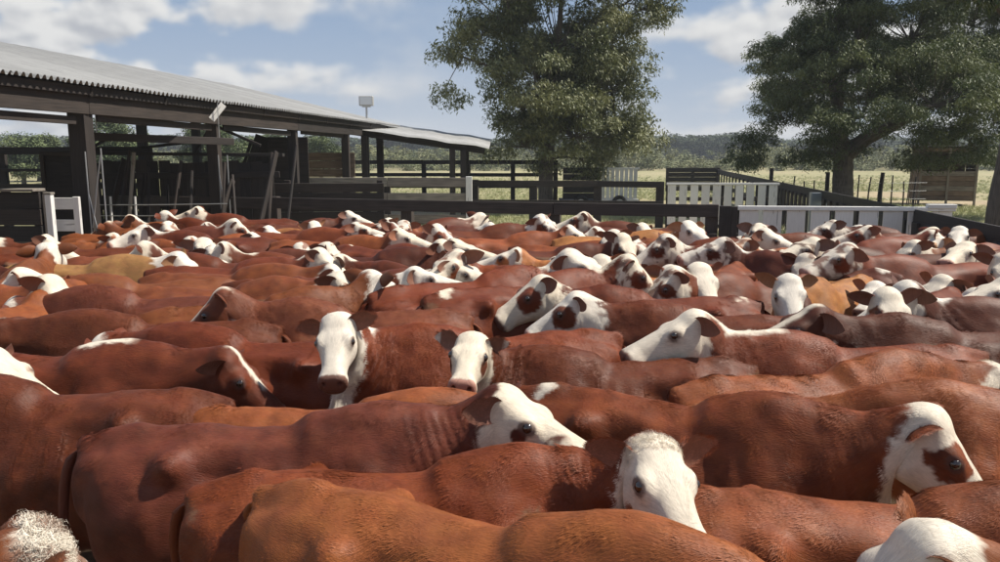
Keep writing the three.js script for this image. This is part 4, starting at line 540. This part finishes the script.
railFence('rail_fence', 'dark rails of the corral seen at the open end under the shed', [-15.5, -21], [-9.6, -21.5], [[2.42, 0.2], [1.9, 0.08], [1.45, 0.16], [0.9, 0.16]], 0.2, 2.0, darkWood);
{ // pale plank fence with a white end post
  const f = thing('pale_plank_fence', 'pale grey weathered plank fence ending in a white post under the lean-to', 'fence', [-5.35, 0, -21.3], 0), R = rand(71);
  for (const [y, m] of [[1.56, 0], [1.14, 1], [0.55, 0], [0.2, 1]]) { board('plank', [0, y, 0], [2.25, y + 0.01, 0], 0.25, 0.04, greyWood[m], f); board('plank', [2.26, y + 0.01, 0], [4.4, y, 0], 0.25, 0.04, greyWood[1 - m], f); }
  for (const x of [0.1, 2.25]) board('post', [x, -0.2, -0.1], [x, 1.6, -0.1], 0.16, 0.12, darkWood[0], f); board('end_post', [4.5, -0.2, 0.02], [4.5, 1.72, 0.02], 0.17, 0.16, white[2], f);
}
{ // wire fence with many thin droppers in the field
  const f = thing('wire_fence', 'wire field fence on thin uneven wooden stakes under the feathery tree', 'fence', [11.4, 0, -34], 0.02), R = rand(81); let x = 0; for (let i = 0; i < 15; i++) { const big = i % 5 === 1; part(big ? 'post' : 'stake', limbGeo([[x, -0.2, 0], [x + (R() - 0.5) * 0.05, 0.6, 0], [x + (R() - 0.5) * 0.1, 1.15 + R() * 0.35 + (big ? 0.25 : 0), 0]], big ? 0.1 : 0.035, big ? 0.085 : 0.03, 6), darkWood[i % 3], f); x += 0.42 + R() * 0.12; } for (const y of [0.4, 0.75, 1.1]) part('wire', rodGeo([[0, y, 0.05], [3.5, y - 0.02, 0.05], [x, y, 0.05]], 0.006, 4), steel, f);
}
{ // wooden stock crate on the right
  const c = thing('stock_crate', 'brown wooden stock crate with two dark openings beyond the black fence', 'crate', [19.5, 0, -36.2], -0.3), R = rand(91); c.scale.set(0.82, 1.14, 1);
  for (let i = 0; i < 6; i++) board('plank', [0, 0.28 + i * 0.2, 0], [2.9, 0.28 + i * 0.2, 0], 0.19, 0.04, pick([...brownWood, greyWood[1]], R), c); for (const x of [0.05, 1.45, 2.85]) board('upright', [x, 0, 0.04], [x, 2.3, 0.04], 0.12, 0.05, greyWood[1], c); board('top_rail', [0, 2.22, 0.0], [2.9, 2.22, 0.0], 0.14, 0.05, brownWood[0], c);
  for (let i = 0; i < 10; i++) board('back_plank', [0.03, 0.28 + i * 0.215, -2.03], [2.87, 0.28 + i * 0.215, -2.03], 0.212, 0.035, pick(brownWood, R), c); for (const x of [0, 2.9]) for (let i = 0; i < 10; i++) board('side_plank', [x, 0.28 + i * 0.215, -0.03], [x, 0.28 + i * 0.215, -2], 0.2, 0.035, pick(brownWood, R), c); board('roof', [-0.1, 2.34, -1], [3.0, 2.34, -1], 0.05, 2.2, darkWood[1], c);
  for (let i = 0; i < 6; i++) board('ramp_slat', [-0.55 + i * 0.09, 0, 0.1], [-0.35 + i * 0.09, 2.4, 0.02], 0.06, 0.03, pick(brownWood, R), c);
}
{ // white slatted cart beyond the fence
  const c = thing('stock_trailer', 'small stock trailer with a white slatted side and dark front', 'trailer', [2.55, 0, -32.2], 0), R = rand(95);
  for (let i = 0; i < 8; i++) board('slat', [1.72 + i * 0.19, 0.5, 0.05], [1.72 + i * 0.19, 1.72, 0.05], 0.15, 0.03, pick(white, R), c); board('slat_rail', [1.6, 1.75, 0.06], [3.2, 1.75, 0.06], 0.08, 0.05, white[2], c); board('slat_rail', [1.6, 0.46, 0.06], [3.2, 0.46, 0.06], 0.08, 0.05, white[2], c);
  for (let i = 0; i < 5; i++) board('plank', [0.05, 0.62 + i * 0.26, 0], [1.6, 0.62 + i * 0.26, 0], 0.25, 0.04, pick(darkWood, R), c); board('deck', [0, 0.42, -0.8], [3.25, 0.42, -0.8], 0.08, 1.6, darkWood[0], c); for (const x of [0.8, 2.4]) { const w = part('wheel', new THREE.TorusGeometry(0.24, 0.09, 8, 20).translate(x, 0.33, 0.12), new THREE.MeshStandardMaterial({ color: RGB(0.02, 0.02, 0.02), roughness: 0.9 }), c); part('rim', new THREE.CylinderGeometry(0.17, 0.17, 0.1, 16).rotateX(Math.PI / 2).translate(x, 0.33, 0.12), steel, w); }
}
// ---------- the herd ----------
// x, z, heading (degrees from +x towards -z), neck turn, head turn, head pitch down, neck raise, coat, face, white crest, size, key
const HERD = [
  [-0.06, -2.06, 337, 0, 0, 60, -34, 'orange', 'F', 0, 1.04, 'n1'],
  [-2.02, -1.36, 24, 8, 18, 50, 14, 'orange', 'M', 0, 1.00, 'n15'],
  [1.20, -2.28, 351, 0, 0, 50, -20, 'orange', 'F', 0, 1.00, 'n13'],
  [2.04, -1.64, 165, 6, 14, 45, 10, 'orange', 'F', 0, 1.00, 'n14'],
  [-0.34, -2.60, 3, -40, -82, 24, 17, 'red', 'F', 0, 0.97, 'n2'],
  [-0.91, -2.99, 2, -8, -26, 26, 14, 'mauve', 'S', 0, 1.00, 'n3'],
  [0.78, -3.28, 334, 0, -6, 54, 7, 'red', 'P', 0, 1.00, 'n12'],
  [-0.75, -3.38, 4, 0, 0, 75, -48, 'orange', 'F', 0, 0.95, 'n4'],
  [-2.02, -3.43, 180, 0, 0, 45, -15, 'dark', 'F', 0, 1.00, 'n5'],
  [2.36, -3.23, 172, 0, 0, 60, -25, 'orange', 'R', 0, 1.00, 'n16'],
  [1.59, -3.74, 11, 0, 0, 50, -20, 'orange', 'F', 0, 1.00, 'n17'],
  [0.66, -4.10, 182, 42, 84, 20, 28, 'red', 'P', 0, 0.97, 'n11'],
  [-0.05, -4.38, 193, 40, 80, 38, 28, 'red', 'F', 1, 1.03, 'n10'],
  [-1.42, -4.40, 169, 0, 0, 45, -20, 'red', 'F', 0, 1.00, 'n8'],
  [2.01, -4.29, 178, 0, 6, 27, 24, 'red', 'F', 1, 1.00, 'n18'],
  [-2.46, -4.11, 356, 0, 0, 45, -10, 'red', 'R', 1, 1.00, 'n6'],
  [-3.45, -3.67, 3, -7, -14, 30, 13, 'mauve', 'P', 1, 0.99, 'r'],
  [3.64, -3.55, 175, 12, 24, 42, 20, 'orange', 'M', 0, 1.04, 'r'],
  [1.46, -5.15, 176, 0, 8, 34, 12, 'red', 'P', 0, 1.00, 'n26'],
  [-0.97, -5.27, 181, 5, 14, 44, 17, 'mauve', 'B', 0, 1.00, 'n9'],
  [-2.22, -4.91, 183, 0, 0, 40, -14, 'dark', 'R', 0, 1.00, 'n7'],
  [2.93, -4.69, 174, 4, 6, 26, 8, 'dark', 'B', 0, 1.00, 'n21'],
  [4.00, -4.00, 171, 16, 32, 38, 29, 'orange', 'M', 0, 1.03, 'r'],
  [-3.95, -4.10, 185, 2, 4, 30, 10, 'orange', 'E', 0, 0.94, 'r'],
  [-1.83, -5.57, 24, 16, 30, 35, 16, 'orange', 'F', 0, 1.00, 'n31'],
  [1.24, -5.80, 180, 6, 14, 34, 16, 'red', 'P', 0, 1.00, 'n25'],
  [0.16, -6.00, 25, -17, -34, 45, 22, 'red', 'M', 1, 1.05, 'f18'],
  [-0.28, -6.19, 25, -26, -53, 22, 25, 'red', 'F', 1, 1.05, 'r'],
  [-4.34, -4.63, 350, -7, -15, 31, 20, 'red', 'E', 1, 1.02, 'r'],
  [4.30, -4.67, 194, 0, 10, 45, 14, 'dark', 'F', 0, 1.00, 'n20'],
  [-2.67, -5.80, 183, 0, 0, 40, -18, 'mauve', 'F', 0, 1.00, 'n36'],
  [3.79, -5.25, 169, 8, 14, 36, 20, 'dark', 'F', 1, 1.00, 'n22'],
  [-2.25, -6.20, 0, -6, -20, 36, 10, 'orange', 'M', 0, 1.00, 'n32'],
  [-3.53, -5.59, 85, 0, 0, 45, -10, 'orange', 'F', 0, 1.00, 'n35'],
  [0.48, -6.68, 163, 32, 65, 26, 29, 'red', 'M', 0, 1.01, 'f13'],
  [3.27, -5.85, 220, 24, 50, 40, 18, 'red', 'E', 0, 1.00, 'n19'],
  [-1.65, -6.56, 356, 0, 0, 14, 8, 'red', 'F', 0, 1.00, 'n30'],
  [-1.28, -6.87, 357, -10, -20, 20, 19, 'mauve', 'F', 1, 0.98, 'f8'],
  [2.26, -6.66, 208, -6, -12, 42, 16, 'red', 'M', 1, 1.00, 'n28'],
  [2.83, -6.51, 221, 24, 40, 40, 18, 'tan', 'F', 0, 1.00, 'n24'],
  [1.00, -7.07, 158, 7, 14, 17, 23, 'tan', 'P', 0, 1.00, 'f37'],
  [-3.02, -6.52, 197, 0, 0, 45, 14, 'orange', 'F', 0, 1.00, 'n38'],
  [-4.96, -5.25, 5, -42, -85, 27, 15, 'orange', 'F', 0, 1.05, 'r'],
  [-0.72, -7.20, 155, 17, 34, 29, 10, 'dark', 'F', 1, 0.98, 'r'],
  [-4.45, -5.93, 357, 8, -10, 46, 12, 'orange', 'F', 0, 1.00, 'n39'],
  [4.76, -5.79, 182, 0, 4, 20, 14, 'red', 'F', 0, 1.00, 'n23'],
  [-2.55, -7.06, 2, 0, 0, 40, -6, 'orange', 'F', 0, 1.00, 'n42'],
  [2.08, -7.25, 238, 20, 40, 40, 18, 'red', 'F', 0, 1.00, 'n29'],
  [-0.27, -7.67, 2, -5, -10, 36, 18, 'red', 'F', 0, 0.92, 'f38'],
  [3.76, -6.75, 213, 8, 16, 22, 26, 'orange', 'F', 0, 0.88, 'f34'],
  [4.62, -6.24, 193, -10, -20, 38, 17, 'dark', 'P', 1, 0.89, 'f28'],
  [1.74, -7.67, 253, 10, 20, 28, 28, 'orange', 'F', 0, 0.91, 'f32'],
  [-2.68, -7.44, 1, 0, -14, 36, 18, 'red', 'F', 1, 1.00, 'n33'],
  [1.23, -7.87, 249, 8, 16, 40, 18, 'orange', 'P', 0, 1.00, 'n27'],
  [4.51, -6.61, 193, 5, 10, 35, 29, 'orange', 'F', 1, 0.90, 'f35'],
  [3.07, -7.45, 142, 18, 37, 20, 23, 'dark', 'M', 1, 1.02, 'f43'],
  [-1.40, -7.97, 4, -9, -18, 15, 14, 'dark', 'F', 1, 1.03, 'f42'],
  [0.43, -8.10, 185, 5, 10, 16, 20, 'red', 'F', 1, 0.91, 'f12'],
  [-4.42, -6.82, 97, 6, 14, 20, 24, 'orange', 'F', 0, 1.00, 'n37'],
  [-2.79, -7.91, 176, 4, 8, 44, 26, 'dark', 'F', 1, 0.99, 'f0'],
  [-0.27, -8.44, 185, -8, -17, 37, 27, 'mauve', 'E', 0, 0.90, 'r'],
  [4.21, -7.35, 187, 0, 0, 26, 22, 'red', 'M', 0, 1.04, 'f24'],
  [2.70, -8.08, 169, 10, 20, 35, 23, 'red', 'M', 1, 1.03, 'f19'],
  [-5.75, -6.30, 351, 9, 18, 42, 25, 'red', 'P', 1, 0.90, 'r'],
  [-2.11, -8.31, 183, 0, 0, 35, 24, 'red', 'P', 1, 0.96, 'f39'],
  [3.85, -7.67, 186, 25, 51, 43, 19, 'red', 'M', 0, 0.96, 'f23'],
  [-4.19, -7.64, 2, 0, 0, 40, 4, 'tan2', 'F', 0, 1.00, 'n40'],
  [-1.36, -8.64, 320, 10, 20, 22, 14, 'red', 'P', 1, 1.02, 'f7'],
  [2.34, -8.54, 349, -13, -26, 18, 29, 'orange', 'F', 0, 0.88, 'f22'],
  [5.83, -6.72, 192, 0, 0, 31, 28, 'red', 'E', 0, 0.99, 'f31'],
  [5.22, -7.28, 210, 19, 38, 46, 21, 'dark', 'F', 0, 1.03, 'f30'],
  [0.55, -8.94, 2, -33, -67, 46, 28, 'dark', 'P', 0, 0.98, 'f17'],
  [-5.92, -6.77, 176, 5, 11, 44, 25, 'orange', 'B', 1, 0.98, 'r'],
  [-1.01, -8.99, 159, 25, 51, 38, 11, 'mauve', 'P', 0, 0.90, 'r'],
  [4.15, -8.05, 186, 5, 10, 16, 20, 'dark', 'M', 0, 1.03, 'f33'],
  [-3.92, -8.25, 7, -22, -45, 39, 27, 'mauve', 'F', 0, 0.93, 'f40'],
  [-2.84, -8.69, 4, -15, -30, 47, 17, 'dark', 'M', 1, 0.95, 'f4'],
  [3.54, -8.45, 187, 0, 0, 19, 24, 'orange', 'M', 1, 0.98, 'f44'],
  [-5.38, -7.42, 161, -9, -19, 37, 13, 'dark', 'F', 1, 1.04, 'r'],
  [2.13, -8.98, 347, -10, -20, 24, 26, 'red', 'F', 1, 1.03, 'f21'],
  [0.80, -9.51, 339, -21, -43, 22, 14, 'orange', 'M', 0, 0.96, 'r'],
  [-4.15, -8.60, 7, -34, -68, 14, 27, 'mauve', 'E', 0, 0.96, 'f1'],
  [-6.28, -7.19, 176, 10, 21, 28, 25, 'red', 'F', 1, 0.90, 'r'],
  [2.24, -9.29, 167, 35, 71, 32, 26, 'orange', 'F', 0, 0.98, 'f45'],
  [-3.11, -9.06, 4, -35, -70, 41, 28, 'red', 'M', 0, 0.89, 'f41'],
  [-1.23, -9.54, 338, -3, -6, 42, 24, 'tan', 'P', 0, 0.88, 'f10'],
  [-2.11, -9.45, 346, 0, 0, 19, 18, 'orange', 'F', 0, 1.02, 'f9'],
  [-5.45, -8.01, 188, 35, 71, 28, 13, 'red', 'E', 0, 1.04, 'r'],
  [4.05, -8.91, 1, -4, -9, 30, 15, 'mauve', 'M', 0, 1.03, 'r'],
  [5.73, -8.00, 181, 17, 35, 15, 17, 'red', 'F', 0, 1.01, 'f36'],
  [6.48, -7.43, 14, -28, -56, 34, 26, 'dark', 'F', 0, 1.02, 'r'],
  [1.47, -9.82, 355, -29, -58, 24, 27, 'tan', 'F', 0, 1.03, 'f16'],
  [2.64, -9.68, 159, 7, 14, 21, 29, 'red', 'E', 0, 0.91, 'r'],
  [5.48, -8.42, 178, 6, 12, 41, 16, 'orange', 'P', 0, 0.99, 'f26'],
  [-4.83, -8.95, 183, 0, 0, 40, 4, 'red', 'F', 0, 1.00, 'n41'],
  [0.01, -10.20, 7, -18, -36, 27, 15, 'orange', 'F', 0, 0.99, 'f15'],
  [-5.93, -8.35, 19, -2, -5, 36, 29, 'red', 'P', 0, 0.98, 'r'],
  [-1.64, -10.20, 336, -6, -12, 31, 20, 'mauve', 'P', 0, 1.01, 'r'],
  [-2.35, -10.07, 343, -6, -12, 45, 24, 'orange', 'F', 0, 0.91, 'f6'],
  [4.15, -9.49, 181, -28, -57, 39, 18, 'red', 'F', 0, 1.03, 'r'],
  [2.13, -10.20, 175, -6, -12, 35, 24, 'mauve', 'F', 1, 0.95, 'f14'],
  [-3.62, -9.86, 176, 21, 42, 20, 14, 'dark', 'F', 1, 1.02, 'r'],
  [-0.35, -10.55, 7, -26, -52, 31, 27, 'red', 'M', 1, 1.04, 'f11'],
  [5.28, -9.18, 182, -5, -10, 19, 28, 'red', 'M', 1, 1.02, 'f25'],
  [5.87, -8.83, 183, 0, 0, 14, 24, 'tan', 'P', 0, 0.96, 'f27'],
  [-4.54, -9.62, 333, 6, 13, 43, 11, 'orange', 'B', 0, 0.97, 'r'],
  [6.82, -8.22, 333, -9, -18, 28, 13, 'red', 'F', 1, 1.01, 'r'],
  [3.73, -10.03, 225, 18, 36, 15, 28, 'dark', 'M', 0, 1.02, 'f20'],
  [1.05, -10.69, 1, -27, -55, 30, 14, 'dark', 'F', 0, 0.99, 'r'],
  [-5.39, -9.30, 186, 22, 45, 40, 27, 'red', 'M', 1, 0.91, 'r'],
  [2.48, -10.58, 355, -32, -64, 28, 12, 'mauve', 'P', 0, 0.88, 'r'],
  [4.64, -9.89, 0, 1, 3, 46, 16, 'red', 'B', 1, 0.99, 'r'],
  [-1.07, -10.91, 0, -1, -2, 26, 10, 'mauve', 'F', 0, 0.99, 'r'],
  [-2.85, -10.60, 350, 0, 0, 15, 14, 'red', 'M', 0, 1.01, 'f5'],
  [-4.16, -10.25, 9, -4, -8, 24, 18, 'red', 'F', 1, 0.90, 'f2'],
  [7.20, -8.53, 329, 2, 4, 43, 11, 'red', 'F', 0, 0.94, 'r'],
  [-2.41, -10.90, 346, -1, -3, 32, 11, 'red', 'B', 1, 1.00, 'r'],
  [0.83, -11.15, 191, -31, -62, 37, 19, 'dark', 'F', 1, 0.91, 'r'],
  [2.12, -10.99, 174, -1, -2, 22, 25, 'dark', 'E', 1, 1.04, 'r'],
  [6.17, -9.52, 350, -40, -80, 30, 19, 'dark', 'P', 1, 0.91, 'r'],
  [-0.61, -11.33, 196, 33, 67, 27, 27, 'orange', 'M', 1, 0.96, 'r'],
  [-5.82, -9.84, 13, -12, -24, 48, 29, 'orange', 'B', 1, 0.90, 'r'],
  [-4.08, -10.76, 18, -23, -46, 30, 26, 'orange', 'P', 0, 0.91, 'r'],
  [-1.20, -11.49, 20, 15, 30, 41, 10, 'red', 'F', 1, 1.04, 'r'],
  [5.46, -10.26, 164, 9, 18, 23, 11, 'dark', 'M', 0, 1.03, 'r'],
  [0.93, -11.59, 12, 3, 7, 24, 19, 'red', 'M', 0, 0.89, 'r'],
  [-2.35, -11.44, 320, -3, -7, 36, 14, 'orange', 'P', 1, 0.97, 'r'],
  [4.21, -10.93, 359, -27, -54, 49, 24, 'dark', 'F', 0, 0.93, 'r'],
  [-1.20, -11.81, 19, -10, -20, 29, 11, 'red', 'F', 1, 0.91, 'r'],
  [7.57, -9.25, 181, 2, 5, 23, 20, 'red', 'F', 0, 0.89, 'r'],
  [-3.54, -11.45, 357, -25, -50, 32, 29, 'tan', 'F', 0, 0.93, 'f3'],
  [-5.42, -10.72, 352, -13, -27, 36, 24, 'orange', 'M', 0, 0.98, 'r'],
  [-4.73, -11.10, 0, 5, 10, 43, 23, 'mauve', 'E', 1, 0.98, 'r'],
  [-3.66, -11.81, 177, 6, 12, 23, 15, 'dark', 'F', 1, 0.92, 'r'],
  [6.78, -10.40, 200, 16, 33, 25, 29, 'orange', 'F', 0, 0.95, 'f29'],
  [7.47, -10.00, 242, 4, 8, 47, 18, 'dark', 'M', 0, 0.91, 'r'],
  [-4.96, -11.50, 185, -8, -16, 27, 20, 'orange', 'B', 0, 0.94, 'r'],
  [-2.64, -12.29, 12, -20, -41, 34, 15, 'red', 'P', 1, 0.93, 'r'],
  [6.43, -10.85, 0, -13, -26, 43, 18, 'red', 'F', 1, 0.94, 'r'],
  [-3.33, -12.51, 20, -16, -32, 22, 25, 'dark', 'E', 0, 0.97, 'r'],
  [-4.92, -12.05, 177, 14, 29, 43, 28, 'orange', 'B', 1, 0.96, 'r'],
  [8.55, -10.17, 199, 17, 34, 45, 25, 'red', 'F', 1, 1.05, 'r'],
  [-4.68, -12.49, 163, -3, -6, 44, 22, 'red', 'F', 1, 0.98, 'r'],
  [-4.13, -12.84, 177, 3, 6, 20, 23, 'red', 'F', 0, 1.02, 'r'],
  [8.52, -10.78, 1, -8, -17, 21, 26, 'mauve', 'F', 1, 0.91, 'r'],
];
// extra looks of the animals that can be told apart
const LOOK = {
  n1: { shag: 0.15, label: 'orange-brown cow at the near end whose lowered head is hidden, back lit' },
  n2: { shag: 0.3, faceBack: -0.02, label: 'red-brown cow turning its plain white woolly face straight out, ears spread' , curl: 0.25 },
  n3: { mud: 0, bone: 0.6, shag: 0.2, throat: true, crestEnd: 0.9, label: 'dull purplish brown cow with a brown-spotted white face, ear laid back' },
  n4: { shag: 0.5, label: 'tan cow squeezed behind the purplish brown one, only its back showing' },
  n5: { shag: 0.2, label: 'dark brown smooth cow facing the shed, rump and tail beside shaggy one' },
  n6: { shag: 1.0, crestEnd: 0.2, crestTo: 0.48, label: 'shaggy red-brown cow with a white stripe along its withers' },
  n7: { shag: 0.2, label: 'dark brown cow with sleek rump behind the shaggy striped one' },
  n8: { shag: 0.2, label: 'red-brown cow with raised tail head between dark cow and white-faced cow' },
  n9: { shag: 0.2, label: 'purplish brown cow with white blaze and wrinkled neck, head in profile' },
  n10: { hs: 0.93, shag: 0.3, faceBack: -0.05, crestEnd: 0.72, label: 'red-brown cow with a large plain white face staring out, one ear raised' },
  n11: { hs: 0.96, shag: 0.3, patch: 0.06, earTip: true, label: 'cow with white face, dark eye patches and white ear tips looking out' },
  n12: { shag: 0.15, patch: 0.066, flank: true, throat: true, label: 'big red-brown cow with white profile and one large round dark eye patch' },
  n13: { shag: 0.2, label: 'orange-brown cow in the near corner with a sunlit back line' },
  n14: { shag: 0.15, label: 'orange-brown cow with white poll and light brown ears at the near edge' },
  n15: { shag: 0.6, curl: 1, label: 'orange-brown cow with curly white topknot and a big brown ear' },
  n16: { shag: 0.5, label: 'orange-brown cow with brown lowered head behind the big eye-patched cow' },
  n17: { shag: 0.4, label: 'orange-brown cow showing only its back behind the big eye-patched cow' },
  n18: { shag: 0.25, crestEnd: 0.4, throat: true, faceBack: -0.04, label: 'red-brown cow with long white face and white throat in clear profile' },
  n19: { shag: 0.3, label: 'cow with white face and one brown side, wide dark ears, looking out' },
};
const TONE = { red: 'red-brown', orange: 'orange-brown', dark: 'dark brown', mauve: 'purplish brown', tan: 'tan', tan2: 'golden tan' };
const FACE = { F: 'plain white face', P: 'white face, brown eye patches', E: 'white face, single eye patch', M: 'mottled face', B: 'brown face, white blaze', R: 'brown face', S: 'spotted white face' };
HERD.forEach(([x, z, h, ny, hy, hp, nr, coat, face, crest, sc, key], i) => {
  const d = Math.hypot(x, z + 0.0), near = d < 4.3, lod = d < 4.4 ? 0 : d < 8.2 ? 1 : d < 10.2 ? 2 : 3, look = LOOK[key] ?? {};
  const inView = Math.abs(x / -z) < (d < 3.5 ? 1.6 : 0.9), c = { x, z, h, ny, hy, hp, nr, coat, face, crest, sc, lod: inView ? lod : 3, hair: inView ? (d < 3.4 ? 6500 : d < 4.4 ? 5500 : d < 6.4 ? 2200 : 0) : 0, shag: 0.3, ...(d > 5.5 ? { hs: 1.1 + (i * 37 % 10) * 0.01 } : {}), ...(look.label ? { collar: 0, flank: false } : {}), ...look };
  if (c.hair && lod === 1) c.shag = 0.4;
  const where = z > -4.4 ? 'at the front' : z > -7 ? 'mid-herd' : x < -1.8 ? 'near the shed' : x > 3.4 ? 'near white gate' : 'near dark fence', dir = ((h + hy) % 360 + 360) % 360;
  const facing = dir < 50 || dir > 310 ? 'facing the trees' : dir < 130 ? 'facing the fence' : dir < 230 ? 'facing the shed' : 'looking out';
  c.label ??= `${TONE[coat]} cow, ${FACE[face]}${crest ? ', white crest' : ''}, ${facing}, ${where}`; c.group = 'cows packed in the pen';
  makeCow(c);
});
scene.fog = new THREE.FogExp2(new THREE.Color().setRGB(0.72, 0.78, 0.88), 0.0006);
console.log('cows', HERD.length, 'hair tufts', hairCount, 'triangles', Math.round(scene.children.reduce((s, o) => { o.traverse(m => { if (m.isMesh && !m.isInstancedMesh) s += (m.geometry.index ? m.geometry.index.count : m.geometry.attributes.position.count) / 3; }); return s; }, 0)));
renderer.render(scene, camera);
